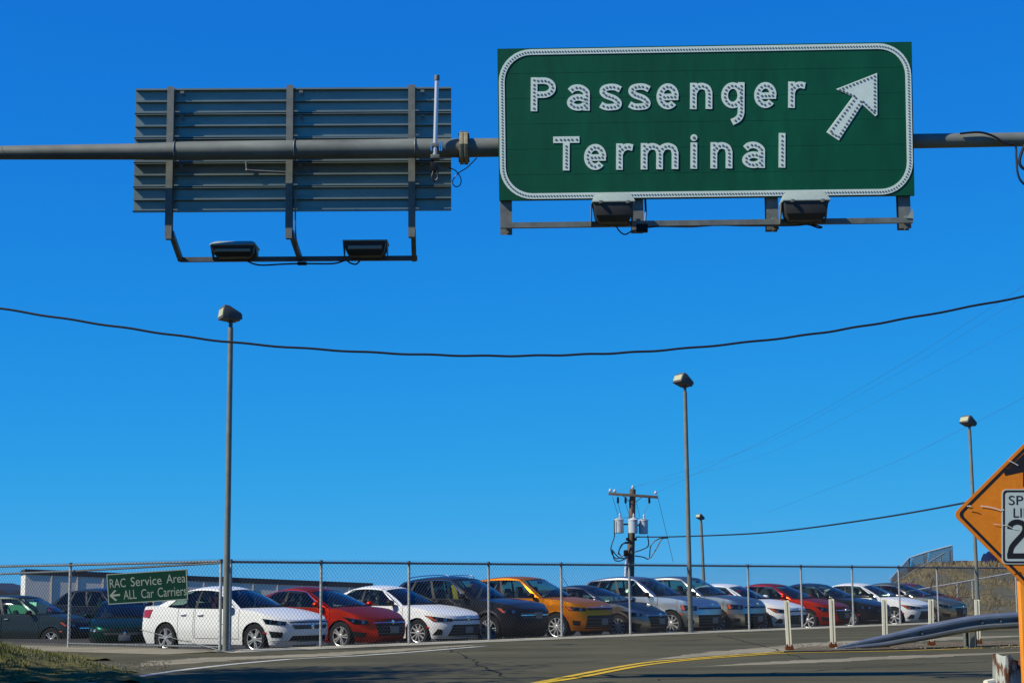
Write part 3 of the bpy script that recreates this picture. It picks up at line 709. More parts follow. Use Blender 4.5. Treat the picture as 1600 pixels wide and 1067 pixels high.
# ------------------------------------------------------------------ chain link fence
POSTS = [501, 639, 764, 878, 985, 1079, 1171, 1254, 1334, 1407, 1467, 1527, 1590]
fe = thing('chain_link_fence', 'long chain-link fence with round posts running right in front of the parked cars', 'fence', F0)
FH = 1.80
def post(parent, p, r=0.030, h=FH + 0.02, z0=0.0):
    TMB().tube([(p.x, p.y, z0), (p.x, p.y, z0 + h)], r, 12).put('post', post_m, parent)
    TMB().tube([(p.x, p.y, z0 + h - 0.05), (p.x, p.y, z0 + h + 0.035)], r * 1.25, 12).put('post_cap', galv_dark, parent)
def chain_link(parent, a, b, z0, z1, pitch=0.100, r=0.0029, spike=0.065, off=Vector((0, 0, 0))):
    a = Vector(a); b = Vector(b); S = (b - a).length; d = (b - a).normalized(); H = z1 - z0; mb = TMB(); slope = 1.0
    n0 = int(-H / pitch) - 1; n1 = int(S / pitch) + 1
    for k in range(n0, n1 + 1):
        for sgn in (1, -1):
            u0 = k * pitch; u1 = u0 + H * slope          # along offset at bottom / top
            zA, zB = z0, z1 + (spike if 0 < u1 < S else 0)
            ua, ub = (u0, u0 + (zB - z0))
            # clip to 0..S
            ta = max(0.0, (0 - ua) / (ub - ua)); tb = min(1.0, (S - ua) / (ub - ua))
            if tb - ta < 1e-3: continue
            ua2, ub2 = lerp(ua, ub, ta), lerp(ua, ub, tb); zA2, zB2 = lerp(zA, zB, ta), lerp(zA, zB, tb)
            if sgn < 0: ua2, ub2 = S - ua2, S - ub2
            o = off + d.cross(Vector((0, 0, 1))) * (0.002 * sgn)
            mb.tube([a + d * ua2 + Vector((0, 0, zA2)) + o, a + d * ub2 + Vector((0, 0, zB2)) + o], r, 3, caps=False)
    return tag(mb.put('chain_link_mesh', mesh_wire, parent, smooth=0), kind='stuff')
pp = [F0 + FD * 0.12] + [on_line(F0, FD, x) for x in POSTS]
for i in range(len(pp) - 1):
    a, b = pp[i], pp[i + 1]
    TMB().tube([(a.x, a.y, FH), (b.x, b.y, FH)], 0.027, 10).put('top_rail', rail_m, fe)
    TMB().tube([(a.x, a.y, 0.06), (b.x, b.y, 0.06)], 0.004, 5).put('tension_wire', rail_m, fe)
    chain_link(fe, Vector((a.x, a.y, 0)), Vector((b.x, b.y, 0)), 0.03, FH, off=FN * -0.035)
for i, p in enumerate(pp):
    if i != 6: post(fe, p, 0.03 if i else 0.026)
# gate side of the fence to the left
gt = thing('gate', 'chain-link gate leaf at the left with a green sign wired to it', 'gate', F0)
g0 = F0 - FD * 0.10 + GL * 0.05; g1 = on_line(F0 + GL * 0.0, GL * -1, 113); gs = (g1 - g0).length
g1 = g0 + GL * gs; g2 = g0 + GL * gs * 2.3
post(gt, g0, 0.032)
for s0, s1 in ((g0, g1),):
    TMB().tube([(s0.x, s0.y, FH + 0.01), (s1.x, s1.y, FH + 0.01)], 0.026, 10).put('top_rail', rail_m, gt)
    TMB().tube([(s0.x, s0.y, FH - 0.02) , (s1.x + GN.x * 0.1, s1.y + GN.y * 0.1, FH - 0.12)], 0.024, 10).put('frame_rail', rail_m, gt)
    TMB().tube([(s0.x, s0.y, 0.10), (s1.x, s1.y, 0.10)], 0.024, 10).put('frame_rail', rail_m, gt)
    chain_link(gt, Vector((s0.x, s0.y, 0)), Vector((s1.x, s1.y, 0)), 0.06, FH, pitch=0.105, off=GN * -0.03)
    A_ = on_line(F0, GL * -1, 222); A_.z = 0.42; B_ = Vector((s0.x, s0.y, 0.05))
    TMB().tube([A_ - GN * 0.05, B_ - GN * 0.05], 0.008, 6).put('truss_rod', rail_m, gt)
u = TMB()
for zz in (0.3, 0.55, 1.0, 1.5):
    u.tube([(F0.x - 0.09, F0.y - 0.0, zz), (F0.x + 0.09, F0.y - 0.05, zz)], 0.006, 5)
u.put('tie_wire', galv_dark, gt)
f2 = thing('chain_link_fence', 'short run of chain-link fence left of the gate, above the grass bank', 'fence', g1)
post(f2, g1, 0.034, FH + 0.03); post(f2, g2, 0.034)
TMB().tube([(g1.x, g1.y, FH + 0.01), (g2.x, g2.y, FH + 0.03)], 0.026, 10).put('top_rail', rail_m, f2)
TMB().tube([(g1.x + GN.x * 0.1, g1.y + GN.y * 0.1, FH - 0.12), (g2.x, g2.y, FH - 0.20)], 0.024, 10).put('middle_rail', rail_m, f2)
chain_link(f2, Vector((g1.x, g1.y, 0)), Vector((g2.x, g2.y, 0)), 0.03, FH, pitch=0.105, off=GN * -0.03)
# sign on the gate
rs_ = thing('gate_sign', 'small green sign with a left arrow hung on the gate, reading RAC Service Area', 'sign', at(230, 940, 37))
def gate_pt(px, py, out=0.17):
    lo, hi = 25.0, 60.0
    n = GN
    for _ in range(50):
        mid = (lo + hi) / 2; p = at(px, py, mid)
        if (p - F0).x * n.x + (p - F0).y * n.y < -out: lo = mid
        else: hi = mid
    return at(px, py, lo)
qc = [gate_pt(*p) for p in ((166.5, 896.8), (292, 888.6), (294, 936.2), (169.5, 944.2))]
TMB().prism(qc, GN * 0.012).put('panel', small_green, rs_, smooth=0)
def qpt(u, v, out=0.004):
    t = qc[0].lerp(qc[1], u); b = qc[3].lerp(qc[2], u); return t.lerp(b, v) - GN * out
mb = TMB()
e1, e2 = 0.012, 0.03
for (a, b, c_, d) in (((0, 0), (1, 0), (1, e2), (0, e2)), ((0, 1 - e2), (1, 1 - e2), (1, 1), (0, 1)), ((0, e2), (e1, e2), (e1, 1 - e2), (0, 1 - e2)), ((1 - e1, e2), (1, e2), (1, 1 - e2), (1 - e1, 1 - e2))):
    mb.prism([qpt(*a), qpt(*b), qpt(*c_), qpt(*d)], GN * 0.003)
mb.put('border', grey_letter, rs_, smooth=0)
def text_mesh(s):
    cu = bpy.data.curves.new('t', 'FONT'); cu.body = s; cu.size = 1.0; cu.resolution_u = 4
    ob = bpy.data.objects.new('t', cu); COL.objects.link(ob); bpy.context.view_layer.update()
    me = bpy.data.meshes.new_from_object(ob.evaluated_get(bpy.context.evaluated_depsgraph_get()))
    vs = [tuple(v.co) for v in me.vertices]; fs = [tuple(p.vertices) for p in me.polygons]
    bpy.data.objects.remove(ob); bpy.data.curves.remove(cu); bpy.data.meshes.remove(me)
    xs_ = [v[0] for v in vs]; ys_ = [v[1] for v in vs]
    return vs, fs, min(xs_), max(xs_), min(ys_), max(ys_)
def flat_text(parent, s, fmap, u0, u1, v0, v1, m_, name='lettering', base=None, th=None, d=None):
    vs, fs, x0, x1, y0, y1 = text_mesh(s)
    if base is not None: y0 = base
    P = [fmap(lerp(u0, u1, (x - x0) / (x1 - x0)), lerp(v1, v0, (y - y0) / (y1 - y0))) for x, y, z in vs]
    mb = TMB(); mb.add(P, fs); return mb.put(name, m_, parent, smooth=0)
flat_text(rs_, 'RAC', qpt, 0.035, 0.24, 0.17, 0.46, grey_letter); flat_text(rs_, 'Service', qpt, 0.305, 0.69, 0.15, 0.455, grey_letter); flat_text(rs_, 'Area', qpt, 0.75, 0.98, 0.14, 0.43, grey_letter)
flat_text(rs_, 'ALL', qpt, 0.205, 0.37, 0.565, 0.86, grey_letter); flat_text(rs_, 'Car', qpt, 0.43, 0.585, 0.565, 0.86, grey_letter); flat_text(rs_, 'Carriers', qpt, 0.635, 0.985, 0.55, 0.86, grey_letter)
mb = TMB()
for poly in (((0.045, 0.68), (0.16, 0.67), (0.16, 0.735), (0.045, 0.745)), ((0.022, 0.712), (0.095, 0.53), (0.115, 0.56), (0.055, 0.712)), ((0.022, 0.712), (0.055, 0.712), (0.12, 0.87), (0.098, 0.90))):
    k_ = 0.0045 + 0.0006 * len(mb.v) / 8
    mb.prism([qpt(u, v, k_) for u, v in poly], GN * 0.0004)
mb.put('arrow', grey_letter, rs_, smooth=0)

# ------------------------------------------------------------------ cars
def make_wheel_meshes(r, w, style):
    ty = MB(); prof = [(r * 0.66, -w / 2 + 0.015), (r * 0.70, -w / 2), (r * 0.92, -w / 2 - 0.004), (r * 0.985, -w / 2 + 0.02), (r, -w / 2 + 0.05), (r, w / 2 - 0.05), (r * 0.985, w / 2 - 0.02), (r * 0.92, w / 2), (r * 0.66, w / 2 - 0.015)]
    n = 36; vs = []
    for (q, h) in prof:
        for j in range(n):
            a = 2 * math.pi * j / n; vs.append((q * math.cos(a), h, q * math.sin(a)))
    ty.add(vs, [(i * n + j, i * n + (j + 1) % n, (i + 1) * n + (j + 1) % n, (i + 1) * n + j) for i in range(len(prof) - 1) for j in range(n)])
    rm = MB(); R = r * 0.68
    prof = [(R, -w / 2 + 0.012), (R * 0.985, -w / 2 + 0.004), (R * 0.935, -w / 2 + 0.010), (R * 0.915, -w / 2 + 0.022)]
    vs = []
    for (q, h) in prof:
        for j in range(n):
            a = 2 * math.pi * j / n; vs.append((q * math.cos(a), h, q * math.sin(a)))
    rm.add(vs, [(i * n + j, i * n + (j + 1) % n, (i + 1) * n + (j + 1) % n, (i + 1) * n + j) for i in range(len(prof) - 1) for j in range(n)])
    ns, pair, sw = {'five': (5, 0.16, 0.016), 'ten': (10, 0, 0.018), 'seven': (7, 0, 0.026), 'star': (5, 0, 0.06), 'twin': (6, 0.14, 0.015)}[style]
    for k in range(ns):
        for sg in ((-1, 1) if pair else (0,)):
            a = 2 * math.pi * k / ns + 0.3; a1 = a + sg * pair
            yf = -w / 2 + 0.018
            p0 = Vector((math.cos(a + sg * 0.35) * R * 0.18, yf + 0.0, math.sin(a + sg * 0.35) * R * 0.18)); p1 = Vector((math.cos(a1) * R * 0.94, yf - 0.004, math.sin(a1) * R * 0.94))
            t = (p1 - p0).normalized(); sd = t.cross(Vector((0, 1, 0))).normalized()
            w0, w1 = sw * 0.75, sw
            P = [p0 + sd * w0, p0 - sd * w0, p1 - sd * w1, p1 + sd * w1]
            Q = [p + Vector((0, 0.035, 0)) for p in P]
            P2 = [p0 + sd * w0 * 0.6 - Vector((0, 0.008, 0)), p0 - sd * w0 * 0.6 - Vector((0, 0.008, 0)), p1 - sd * w1 * 0.6 - Vector((0, 0.008, 0)), p1 + sd * w1 * 0.6 - Vector((0, 0.008, 0))]
            rm.add(P2 + P + Q, [(0, 1, 2, 3), (0, 4, 5, 1), (1, 5, 6, 2), (2, 6, 7, 3), (3, 7, 4, 0), (4, 8, 9, 5), (5, 9, 10, 6), (6, 10, 11, 7), (7, 11, 8, 4)])
    rm.lathe([(R * 0.24, -w / 2 + 0.03), (R * 0.24, -w / 2 + 0.012), (R * 0.17, -w / 2 + 0.004), (R * 0.02, -w / 2 + 0.004)], axis='Y', n=16)
    hb = MB(); hb.lathe([(R * 0.9, -w / 2 + 0.085), (R * 0.89, w / 2 - 0.05)], axis='Y', n=28); hb.grid([[(q * math.cos(6.28319 * j / 28), h, q * math.sin(6.28319 * j / 28)) for j in range(29)] for q, h in ((R * .92, -w / 2 + .02), (R * .905, -w / 2 + .09))]); hb.lathe([(R * 0.62, -w / 2 + 0.065), (R * 0.62, -w / 2 + 0.085)], axis='Y', n=28, k=1)
    return hb, ty, rm
RIMD = {}
BODY = {
 'sedan': dict(L=4.60, W=1.80, H=1.475, wb=2.69, fo=0.90, r=0.325, rim=[(2.25, .715), (1.95, .80), (1.30, .925), (0.85, .965), (-1.0, .985), (-1.5, 1.03), (-2.0, 1.03), (-2.36, .98)],
   xA=0.78, xW=1.12, xF=0.10, xR=-1.05, xC=-1.70, xG=-1.74, yr=0.56, roof=[(0.35, -.13), (.1, -.06), (-.1, -.025), (-.3, -.006), (-.5, 0), (-.7, -.008), (-.9, -.035), (-1.1, -.085)], glassx=[('B', .50)], qC=.86, nose=[(.15, .16), (.28, .05), (.45, 0), (.62, .01), (.72, .05), (.80, .14), (1.0, .3)], af=0.72, sill=.20),
 'lift': dict(L=4.38, W=1.80, H=1.455, wb=2.70, fo=0.86, r=0.325, rim=[(2.2, .70), (1.9, .80), (1.35, .925), (0.9, .955), (-1.0, 1.0), (-1.5, 1.06), (-1.9, 1.08), (-2.2, 1.0)],
   xA=0.92, xW=1.26, xF=0.16, xR=-1.05, xC=-1.72, xG=-1.78, yr=0.55, roof=[(0.4, -.15), (.16, -.07), (-.05, -.025), (-.25, -.004), (-.4, 0), (-.6, -.012), (-.85, -.05), (-1.1, -.12)], glassx=[('B', .50)], qC=.84, nose=[(.15, .14), (.28, .04), (.45, 0), (.60, .02), (.70, .08), (.80, .2), (1.0, .4)], af=0.85, sill=.19),
 'suv': dict(L=4.62, W=1.86, H=1.70, wb=2.66, fo=0.92, r=0.362, rim=[(2.25, .84), (1.98, .97), (1.30, 1.07), (0.9, 1.10), (-1.0, 1.13), (-1.6, 1.17), (-2.3, 1.17)],
   xA=0.80, xW=1.10, xF=0.08, xR=-1.62, xC=-2.00, xG=-2.16, yr=0.60, roof=[(0.35, -.12), (.08, -.055), (-.12, -.022), (-.35, -.004), (-.6, 0), (-1.0, -.018), (-1.35, -.055), (-1.7, -.12)], glassx=[('B', .42), ('C', .72)], qC=.93, nose=[(.2, .14), (.36, .04), (.55, 0), (.75, .02), (.86, .07), (.95, .16), (1.1, .35)], af=0.70, sill=.27),
 'box': dict(L=4.12, W=1.80, H=1.615, wb=2.57, fo=0.80, r=0.335, rim=[(2.1, .84), (1.85, .95), (1.38, 1.03), (1.0, 1.06), (-1.0, 1.07), (-2.05, 1.09)],
   xA=0.90, xW=1.16, xF=0.42, xR=-1.68, xC=-1.86, xG=-1.94, yr=0.66, roof=[(0.6, -.08), (.4, -.04), (.2, -.015), (-.1, 0), (-1.0, -.012), (-1.4, -.035), (-1.75, -.07)], glassx=[('B', .45), ('C', .78)], qC=.93, nose=[(.2, .1), (.36, .03), (.55, 0), (.75, .01), (.88, .05), (.98, .14), (1.1, .3)], af=0.62, sill=.24),
}
STYLE = {   # face of the car: polygons in (u, z): u 0 = centre of the nose, 1 = corner behind the headlight
 'bowtie': dict(head=[(.50, .615), (.46, .695), (.98, .765), (.92, .655)], grille=[[(0, .535), (0, .62), (.36, .62), (.30, .535)], [(0, .665), (0, .695), (.40, .695), (.40, .67)]], low=[[(0, .29), (0, .395), (.34, .395), (.42, .29)], [(.56, .36), (.56, .47), (.86, .50), (.80, .36)]], bar=[(0, .272), (0, .288), (.80, .288), (.80, .272)]),
 'hex': dict(head=[(.50, .60), (.46, .665), (.98, .76), (.78, .60)], grille=[[(0, .32), (0, .60), (.34, .60), (.26, .32)]], low=[[(.56, .30), (.52, .40), (.82, .44), (.80, .32)]], bar=[(0, .612), (0, .628), (.36, .628), (.36, .612)]),
 'slim': dict(head=[(.34, .595), (.34, .66), (.99, .745), (.80, .60)], grille=[[(0, .615), (0, .645), (.33, .645), (.33, .615)], [(0, .26), (0, .52), (.34, .52), (.44, .26)]], low=[[(.60, .28), (.58, .40), (.70, .43), (.84, .28)]], bar=[(0, .232), (0, .252), (.80, .252), (.80, .232)]),
 'suvface': dict(head=[(.46, .74), (.42, .835), (.98, .90), (.86, .765)], grille=[[(0, .60), (0, .80), (.40, .80), (.34, .60)]], low=[[(0, .34), (0, .50), (.50, .48), (.50, .34)], [(.62, .42), (.60, .54), (.82, .56), (.80, .44)]], bar=[(0, .695), (0, .725), (.40, .725), (.40, .695)]),
 'tiger': dict(head=[(.44, .78), (.42, .85), (.98, .90), (.88, .79)], grille=[[(0, .80), (0, .85), (.40, .85), (.40, .80)], [(0, .32), (0, .66), (.42, .66), (.48, .32)]], low=[[(.62, .40), (.60, .52), (.82, .54), (.80, .42)]], bar=[(0, .855), (0, .868), (.40, .868), (.40, .855)]),
 'boxface': dict(head=[(.52, .72), (.48, .84), (.96, .88), (.92, .73)], grille=[[(0, .755), (0, .80), (.45, .80), (.45, .755)], [(0, .28), (0, .60), (.48, .60), (.44, .28)]], low=[[(.60, .36), (.60, .46), (.80, .48), (.80, .37)]], bar=[(0, .845), (0, .858), (.44, .858), (.44, .845)]),
}
def paint(name, col, flake=0.25):
    m_ = mat(name, col, 0.29, flake, coat=0.28, spec=0.12); b = m_.node_tree.nodes['Principled BSDF']
    b.inputs['Coat IOR'].default_value = 1.32
    if flake > .5: b.inputs['Specular Tint'].default_value = (*[c * .8 for c in col], 1)
    return m_

def build_car(kind, style, color, label, loc, head, rim='five', interior=None, cladding=False, rails=False, trim=None, plate=True, tinted=False, tail='red', yellow=False, sticker=False, antenna=False, cat='car', name='parked_car', group='cars parked behind the chain-link fence', hs=1.0, zs=1.0, shade=False):
    S = dict(BODY[kind]); F = STYLE[style]
    root = thing(name, label, cat, loc, math.atan2(head[1], head[0]), group)
    Wh = S['W'] / 2; wb = S['wb']; xf = wb / 2 + S['fo']; xr = xf - S['L']; r = S['r']; af = S['af']; ar = 0.55; H = S['H'] * zs
    track = Wh - 0.115
    rimtab = sorted([(x, z * (1 if z < 1e9 else 1)) for x, z in S['rim']])
    def zrim(x): return interp(rimtab, x)
    side_t = [(.15, .915), (.22, .945), (.35, .975), (.52, 1.0), (.66, .995), (.70, .988), (.85, .978), (1.0, .955), (1.2, .93)]
    if kind in ('suv', 'box'): side_t = [(z + .08, k) for z, k in side_t]
    tail_t = [(.2, .16), (.36, .04), (.55, 0), (.8, .02), (.95, .06), (1.1, .12), (1.3, .2)]
    nexp = 2.7
    def plan(u):
        if u <= 1:
            t = u * math.pi / 2; return (xf - af + af * max(0, math.cos(t)) ** (2 / nexp), Wh * max(0, math.sin(t)) ** (2 / nexp))
        if u <= 2:
            x = lerp(xf - af, xr + ar, u - 1); return (x, Wh * (1 - 0.012 * ((u - 1.45) * 2) ** 2))
        t = (u - 2) * math.pi / 2; return (xr + ar - ar * max(0, math.sin(t)) ** (2 / 3.0), Wh * 0.996 * max(0, math.cos(t)) ** (2 / 3.0))
    def u_of_x(x): return 1 + (x - (xf - af)) / ((xr + ar) - (xf - af))
    def surf(u, z):
        x, y = plan(u)
        if u < 1.0: x -= interp(S['nose'], z) * ((x - (xf - af)) / af) ** 1.2
        if u > 2.0: x += interp(tail_t, z) * ((xr + ar - x) / ar) ** 1.2
        return Vector((x, y * interp(side_t, z), z))
    def surfo(u, z, off):
        e = 0.01; a = surf(min(3, u + e), z) - surf(max(0, u - e), z); b = surf(u, z + e) - surf(u, z - e); n = a.cross(b)
        if n.length < 1e-9: n = Vector((1, 0, 0))
        n.normalize(); p = surf(u, z); c = Vector((0, 0, z))
        if n.dot(p - c) < 0: n = -n
        return p + n * off
    M_ = lambda p, s: Vector((p.x, p.y * s, p.z))
    # columns
    us = [i / 22 for i in range(22)]; x = xf - af; sidex = []
    brk = {}
    fa, ra_ = wb / 2, -wb / 2; arch = r + 0.042
    xd0 = S['xA'] + 0.12; xdB = lerp(S['xA'], S['xC'], S['glassx'][0][1]); xd1 = ra_ + 0.06 if kind in ('sedan', 'lift') else ra_ + 0.10
    n = int((xf - af - xr - ar) / 0.035)
    sx = [lerp(xf - af, xr + ar, i / n) for i in range(n + 1)]
    us += [u_of_x(v) for v in sx]
    us += [2 + i / 14 for i in range(1, 15)]
    NR = 13
    def zbot(u):
        x, y = plan(u); b = S['sill']
        if u < 0.7: b = S['sill'] - 0.01
        if y > 0.62 * Wh:
            for c in (fa, ra_):
                d = abs(x - c)
                if d < arch: b = max(b, r + math.sqrt(arch * arch - d * d) * 1.0)
        return b
    cols = []
    for u in us:
        x, y = plan(u); b = zbot(u); t = zrim(x) if u < 2.3 else zrim(xr + 0.05)
        if u > 2.0: t = zrim(max(x, xr))
        cols.append([surf(u, lerp(b, t, j / NR)) for j in range(NR + 1)])
    # door columns
    def xcol(i): return plan(us[i])[0]
    dr = {}
    doors = [(xd0, xdB + 0.005), (xdB - 0.005, xd1)]
    body = MB(); dms = [[MB(), MB()], [MB(), MB()]]
    for si, s in enumerate((1, -1)):
        for i in range(len(us) - 1):
            xc = (xcol(i) + xcol(i + 1)) / 2
            for j in range(NR):
                P = [M_(p, s) for p in (cols[i][j], cols[i + 1][j], cols[i + 1][j + 1], cols[i][j + 1])]
                zc = (P[0].z + P[2].z) / 2; tgt = None
                if 1.0 <= us[i] < 2.0 and zc > S['sill'] + 0.09:
                    for di, (x1, x0) in enumerate(doors):
                        if x0 < xc < x1 and (di == 0 or True):
                            # rear door edge follows the arch
                            if abs(xc - ra_) > arch + 0.03 or di == 0: tgt = dms[di][si]
                if tgt is not None: tgt.add(P, [(0, 1, 2, 3)])
                else: body.add(P, [(0, 1, 2, 3)])
    # hood and deck
    def topgrid(ids, crown):
        rows = []
        for i in ids:
            p = cols[i][-1]; row = []
            for k in range(11):
                t = -1 + 2 * k / 10; a = abs(p.y) / Wh
                row.append(Vector((p.x, p.y * t, p.z + crown * a * (1 - abs(t) ** 2.4) )))
            rows.append(row)
        return rows
    hood_ids = [i for i in range(len(us)) if xcol(i) >= S['xA'] - 0.10 and us[i] < 1.9]
    deck_ids = [i for i in range(len(us)) if xcol(i) <= S['xC'] + 0.12 and us[i] > 1.1]
    body.grid(topgrid(deck_ids, 0.03))
    hd = MB(); hd.grid(topgrid(hood_ids, 0.055))
    for dm in dms:
        pass
    # greenhouse
    zroof = lambda x: H + interp(sorted(S['roof']), x)
    yb0 = Wh * interp(side_t, zrim(S['xA'])) - 0.035; yb1 = Wh * interp(side_t, zrim(S['xC'])) - 0.05
    yr_ = S['yr']; xF, xR = S['xF'], S['xR']
    def front(t, v, bul=0.035):
        b = Vector((S['xW'] - (S['xW'] - S['xA']) * abs(t) ** 2.2, t * yb0, zrim(S['xA']) - 0.012 + 0.03 * (1 - t * t)))
        c = Vector((xF - 0.09 * t * t, t * yr_, zroof(xF) - 0.055 * t * t))
        p = b.lerp(c, v); nb = Vector((c.z - b.z, 0, b.x - c.x)).normalized(); return p + nb * bul * 4 * v * (1 - v) * (1 - 0.4 * t * t)
    def rear(t, v, bul=0.03):
        b = Vector((S['xG'] + (S['xC'] - S['xG']) * abs(t) ** 2.2, t * yb1, zrim(S['xC']) - 0.012 + 0.02 * (1 - t * t)))
        c = Vector((xR + 0.07 * t * t, t * yr_ * 0.97, zroof(xR) - 0.055 * t * t))
        p = b.lerp(c, v); nb = Vector((-(c.z - b.z), 0, c.x - b.x)).normalized()
        if nb.z < 0: nb = -nb
        return p + nb * bul * 4 * v * (1 - v) * (1 - 0.4 * t * t)
    def side(s_, v, s):
        xl = lerp(S['xA'], S['xC'], s_); b = Vector((xl, lerp(yb0, yb1, s_), zrim(xl) - 0.012))
        xt = lerp(xF - 0.09, xR + 0.07, s_); c = Vector((xt, yr_ * lerp(1, 0.97, s_), zroof(xt) - 0.055))
        p = b.lerp(c, v); p.y += 0.035 * 4 * v * (1 - v) * 0.8; p.y *= s
        return p
    gh = MB(); gl_ = []
    tb = [-1 + 2 * i / 16 for i in range(17)]
    for fn, nm, pw in ((front, 'windshield', 0.91), (rear, 'rear_window', 0.86)):
        gm = MB()
        for s in (1, -1):
            ts = [s * lerp(pw, 1.0, k / 2) for k in range(3)]
            gh.grid([[fn(t, v / 8) for v in range(9)] for t in ts])
        ts = [lerp(-pw, pw, k / 14) for k in range(15)]
        gh.grid([[fn(t, lerp(.93, 1, v)) for v in range(2)] for t in ts])
        inw = Vector((-0.006 if nm == 'windshield' else 0.006, 0, -0.006))
        gm.grid([[fn(t, lerp(.0, .93, v / 8)) + inw for v in range(9)] for t in ts]); gl_.append((nm, gm, tint_glass if (tinted and nm != 'windshield') else glass))
        if nm == 'windshield':
            cw = MB(); cw.grid([[fn(t, lerp(-0.02, .075, v)) + Vector((0.006, 0, 0.006)) for v in range(2)] for t in ts]); cowl = cw
    # sides
    br = [0.0, 0.045]; items = []
    prev = 0.045
    for nm, p in S['glassx']:
        items.append((prev, p - 0.018)); items.append(('pillar', p - 0.018, p + 0.018)); prev = p + 0.018
    items.append((prev, S['qC']))
    pill = MB(); trimm = []
    vt = 0.90
    for s in (1, -1):
        gh.grid([[side(lerp(0, .045, k / 2), v / 8, s) for v in range(9)] for k in range(3)])
        gh.grid([[side(lerp(S['qC'], 1, k / 4), v / 8, s) for v in range(9)] for k in range(5)])
        gh.grid([[side(lerp(.045, S['qC'], k / 16), lerp(vt, 1, v / 2), s) for v in range(3)] for k in range(17)])
        for it in items:
            if it[0] == 'pillar': pill.grid([[side(lerp(it[1], it[2], k), lerp(0, vt, v / 6), s) for v in range(7)] for k in range(2)])
            else:
                gm = MB(); gm.grid([[side(lerp(it[0], it[1], k / 8), lerp(0, vt, v / 6), s) - Vector((0, 0.012 * s, 0)) for v in range(7)] for k in range(9)]); gl_.append(('side_window', gm, tint_glass if tinted and it[0] > .3 else glass))
        path = [side(.045, v / 8 * vt, s) for v in range(1, 9)] + [side(lerp(.045, S['qC'], k / 16), vt, s) for k in range(17)] + [side(S['qC'], vt * (1 - v / 8), s) for v in range(9)]
        trimm.append([p + Vector((0, 0.004 * s, 0)) for p in path])
        pill.grid([[side(lerp(.0, S['qC'], k / 16), v * .045, s) + Vector((0, 0.006 * s, 0)) for v in range(2)] for k in range(17)])
    # roof
    rows = []
    for k in range(15):
        s_ = k / 14; xt0 = lerp(xF, xR, s_); row = []
        for q in range(13):
            t = -1 + q / 6; e = lerp(-0.09, 0.07, s_) * t * t; xx = xt0 + e
            row.append(Vector((xx, t * yr_ * lerp(1, .97, s_), zroof(xx if abs(t) == 1 else xt0) - 0.055 * abs(t) ** 2.6)))
        rows.append(row)
    gh.grid(rows)
    pm = color
    body.v += []; bo = body
    off = len(bo.v); bo.add(gh.v, gh.f)
    bobj = bo.build('body', pm, root, smooth=32, weld=True)
    hobj = hd.build('hood', pm, root, smooth=40, weld=True)
    for di in (0, 1):
        for si, s in enumerate((1, -1)):
            dmb = dms[di][si]
            if not dmb.v: continue
            # shrink towards the door's centre a little: a real shut line
            xs_ = [v[0] for v in dmb.v]; zs_ = [v[2] for v in dmb.v]; x0, x1 = min(xs_), max(xs_); z0 = min(zs_)
            nv = []
            for (vx, vy, vz) in dmb.v:
                if vx < x0 + 1e-4: vx += 0.012
                if vx > x1 - 1e-4: vx -= 0.012
                if vz < z0 + 0.03: vz += 0.012
                nv.append((vx, vy, vz))
            dmb.v = nv; d = dmb.build('door', pm, root, smooth=32, weld=True)
            hx = x0 + 0.17; z = zrim(hx) - 0.135; uu = u_of_x(hx)
            p = surf(uu, z); hm = MB()
            hm.tube([M_(surf(u_of_x(hx - .09), z) + Vector((0, .004, 0)), s), M_(surf(u_of_x(hx - .06), z) + Vector((0, .030, 0)), s), M_(surf(u_of_x(hx + .06), z + .004) + Vector((0, .030, 0)), s), M_(surf(u_of_x(hx + .09), z + .004) + Vector((0, .004, 0)), s)], 0.014, 8)
            hm.build('handle', pm if trim != 'chrome' else chrome, d)
    for nm, gm, gmat in gl_: gm.build(nm, gmat, root, smooth=60)
    pill.build('pillar_trim', black, root)
    cowl.build('cowl', black, root)
    if trim:
        tm = MB()
        for t in trimm: tm.tube(t, 0.009, 6)
        tm.build('window_trim', chrome if trim == 'chrome' else black, root)
    # face parts
    def quadpatch(P4, off, s, n=8, mm=3):
        rows = []
        for i in range(n + 1):
            row = []
            for j in range(mm + 1):
                a = [lerp(P4[0][k], P4[3][k], i / n) for k in (0, 1)]; b = [lerp(P4[1][k], P4[2][k], i / n) for k in (0, 1)]
                row.append(M_(surfo(lerp(a[0], b[0], j / mm), lerp(a[1], b[1], j / mm), off), s))
            rows.append(row)
        return rows
    for s in (1, -1):
        h0 = MB(); h0.grid(quadpatch(F['head'], 0.004, s, 10, 3)); ho = h0.build('headlight', black, root, smooth=50)
        c = [sum(p[k] for p in F['head']) / 4 for k in (0, 1)]
        lm = MB()
        for uu, zz, rr in ((c[0] - .10, c[1] - .012, .042), (c[0] + .10, c[1] + .005, .036)):
            p = M_(surfo(uu, zz, 0.004), s); nrm = (M_(surfo(uu, zz, 0.05), s) - p).normalized()
            a = nrm.cross(Vector((0, 0, 1))).normalized(); b = a.cross(nrm); nn = 12
            vs = [p + (a * math.cos(6.2832 * j / nn) + b * math.sin(6.2832 * j / nn)) * rr + nrm * 0.006 for j in range(nn)] + [p + (a * math.cos(6.2832 * j / nn) + b * math.sin(6.2832 * j / nn)) * rr * .6 - nrm * 0.002 + nrm * .006 for j in range(nn)]
            lm.add(vs, [(j, (j + 1) % nn, nn + (j + 1) % nn, nn + j) for j in range(nn)] + [tuple(range(nn, 2 * nn))])
        lm.build('reflector', lamp_in, ho, smooth=0)
        cv = MB(); cv.grid(quadpatch(F['head'], 0.014, s, 10, 3)); cv.build('lens', lamp_glass, ho, smooth=50)
        F3 = F['head'][3]; F2 = F['head'][2]
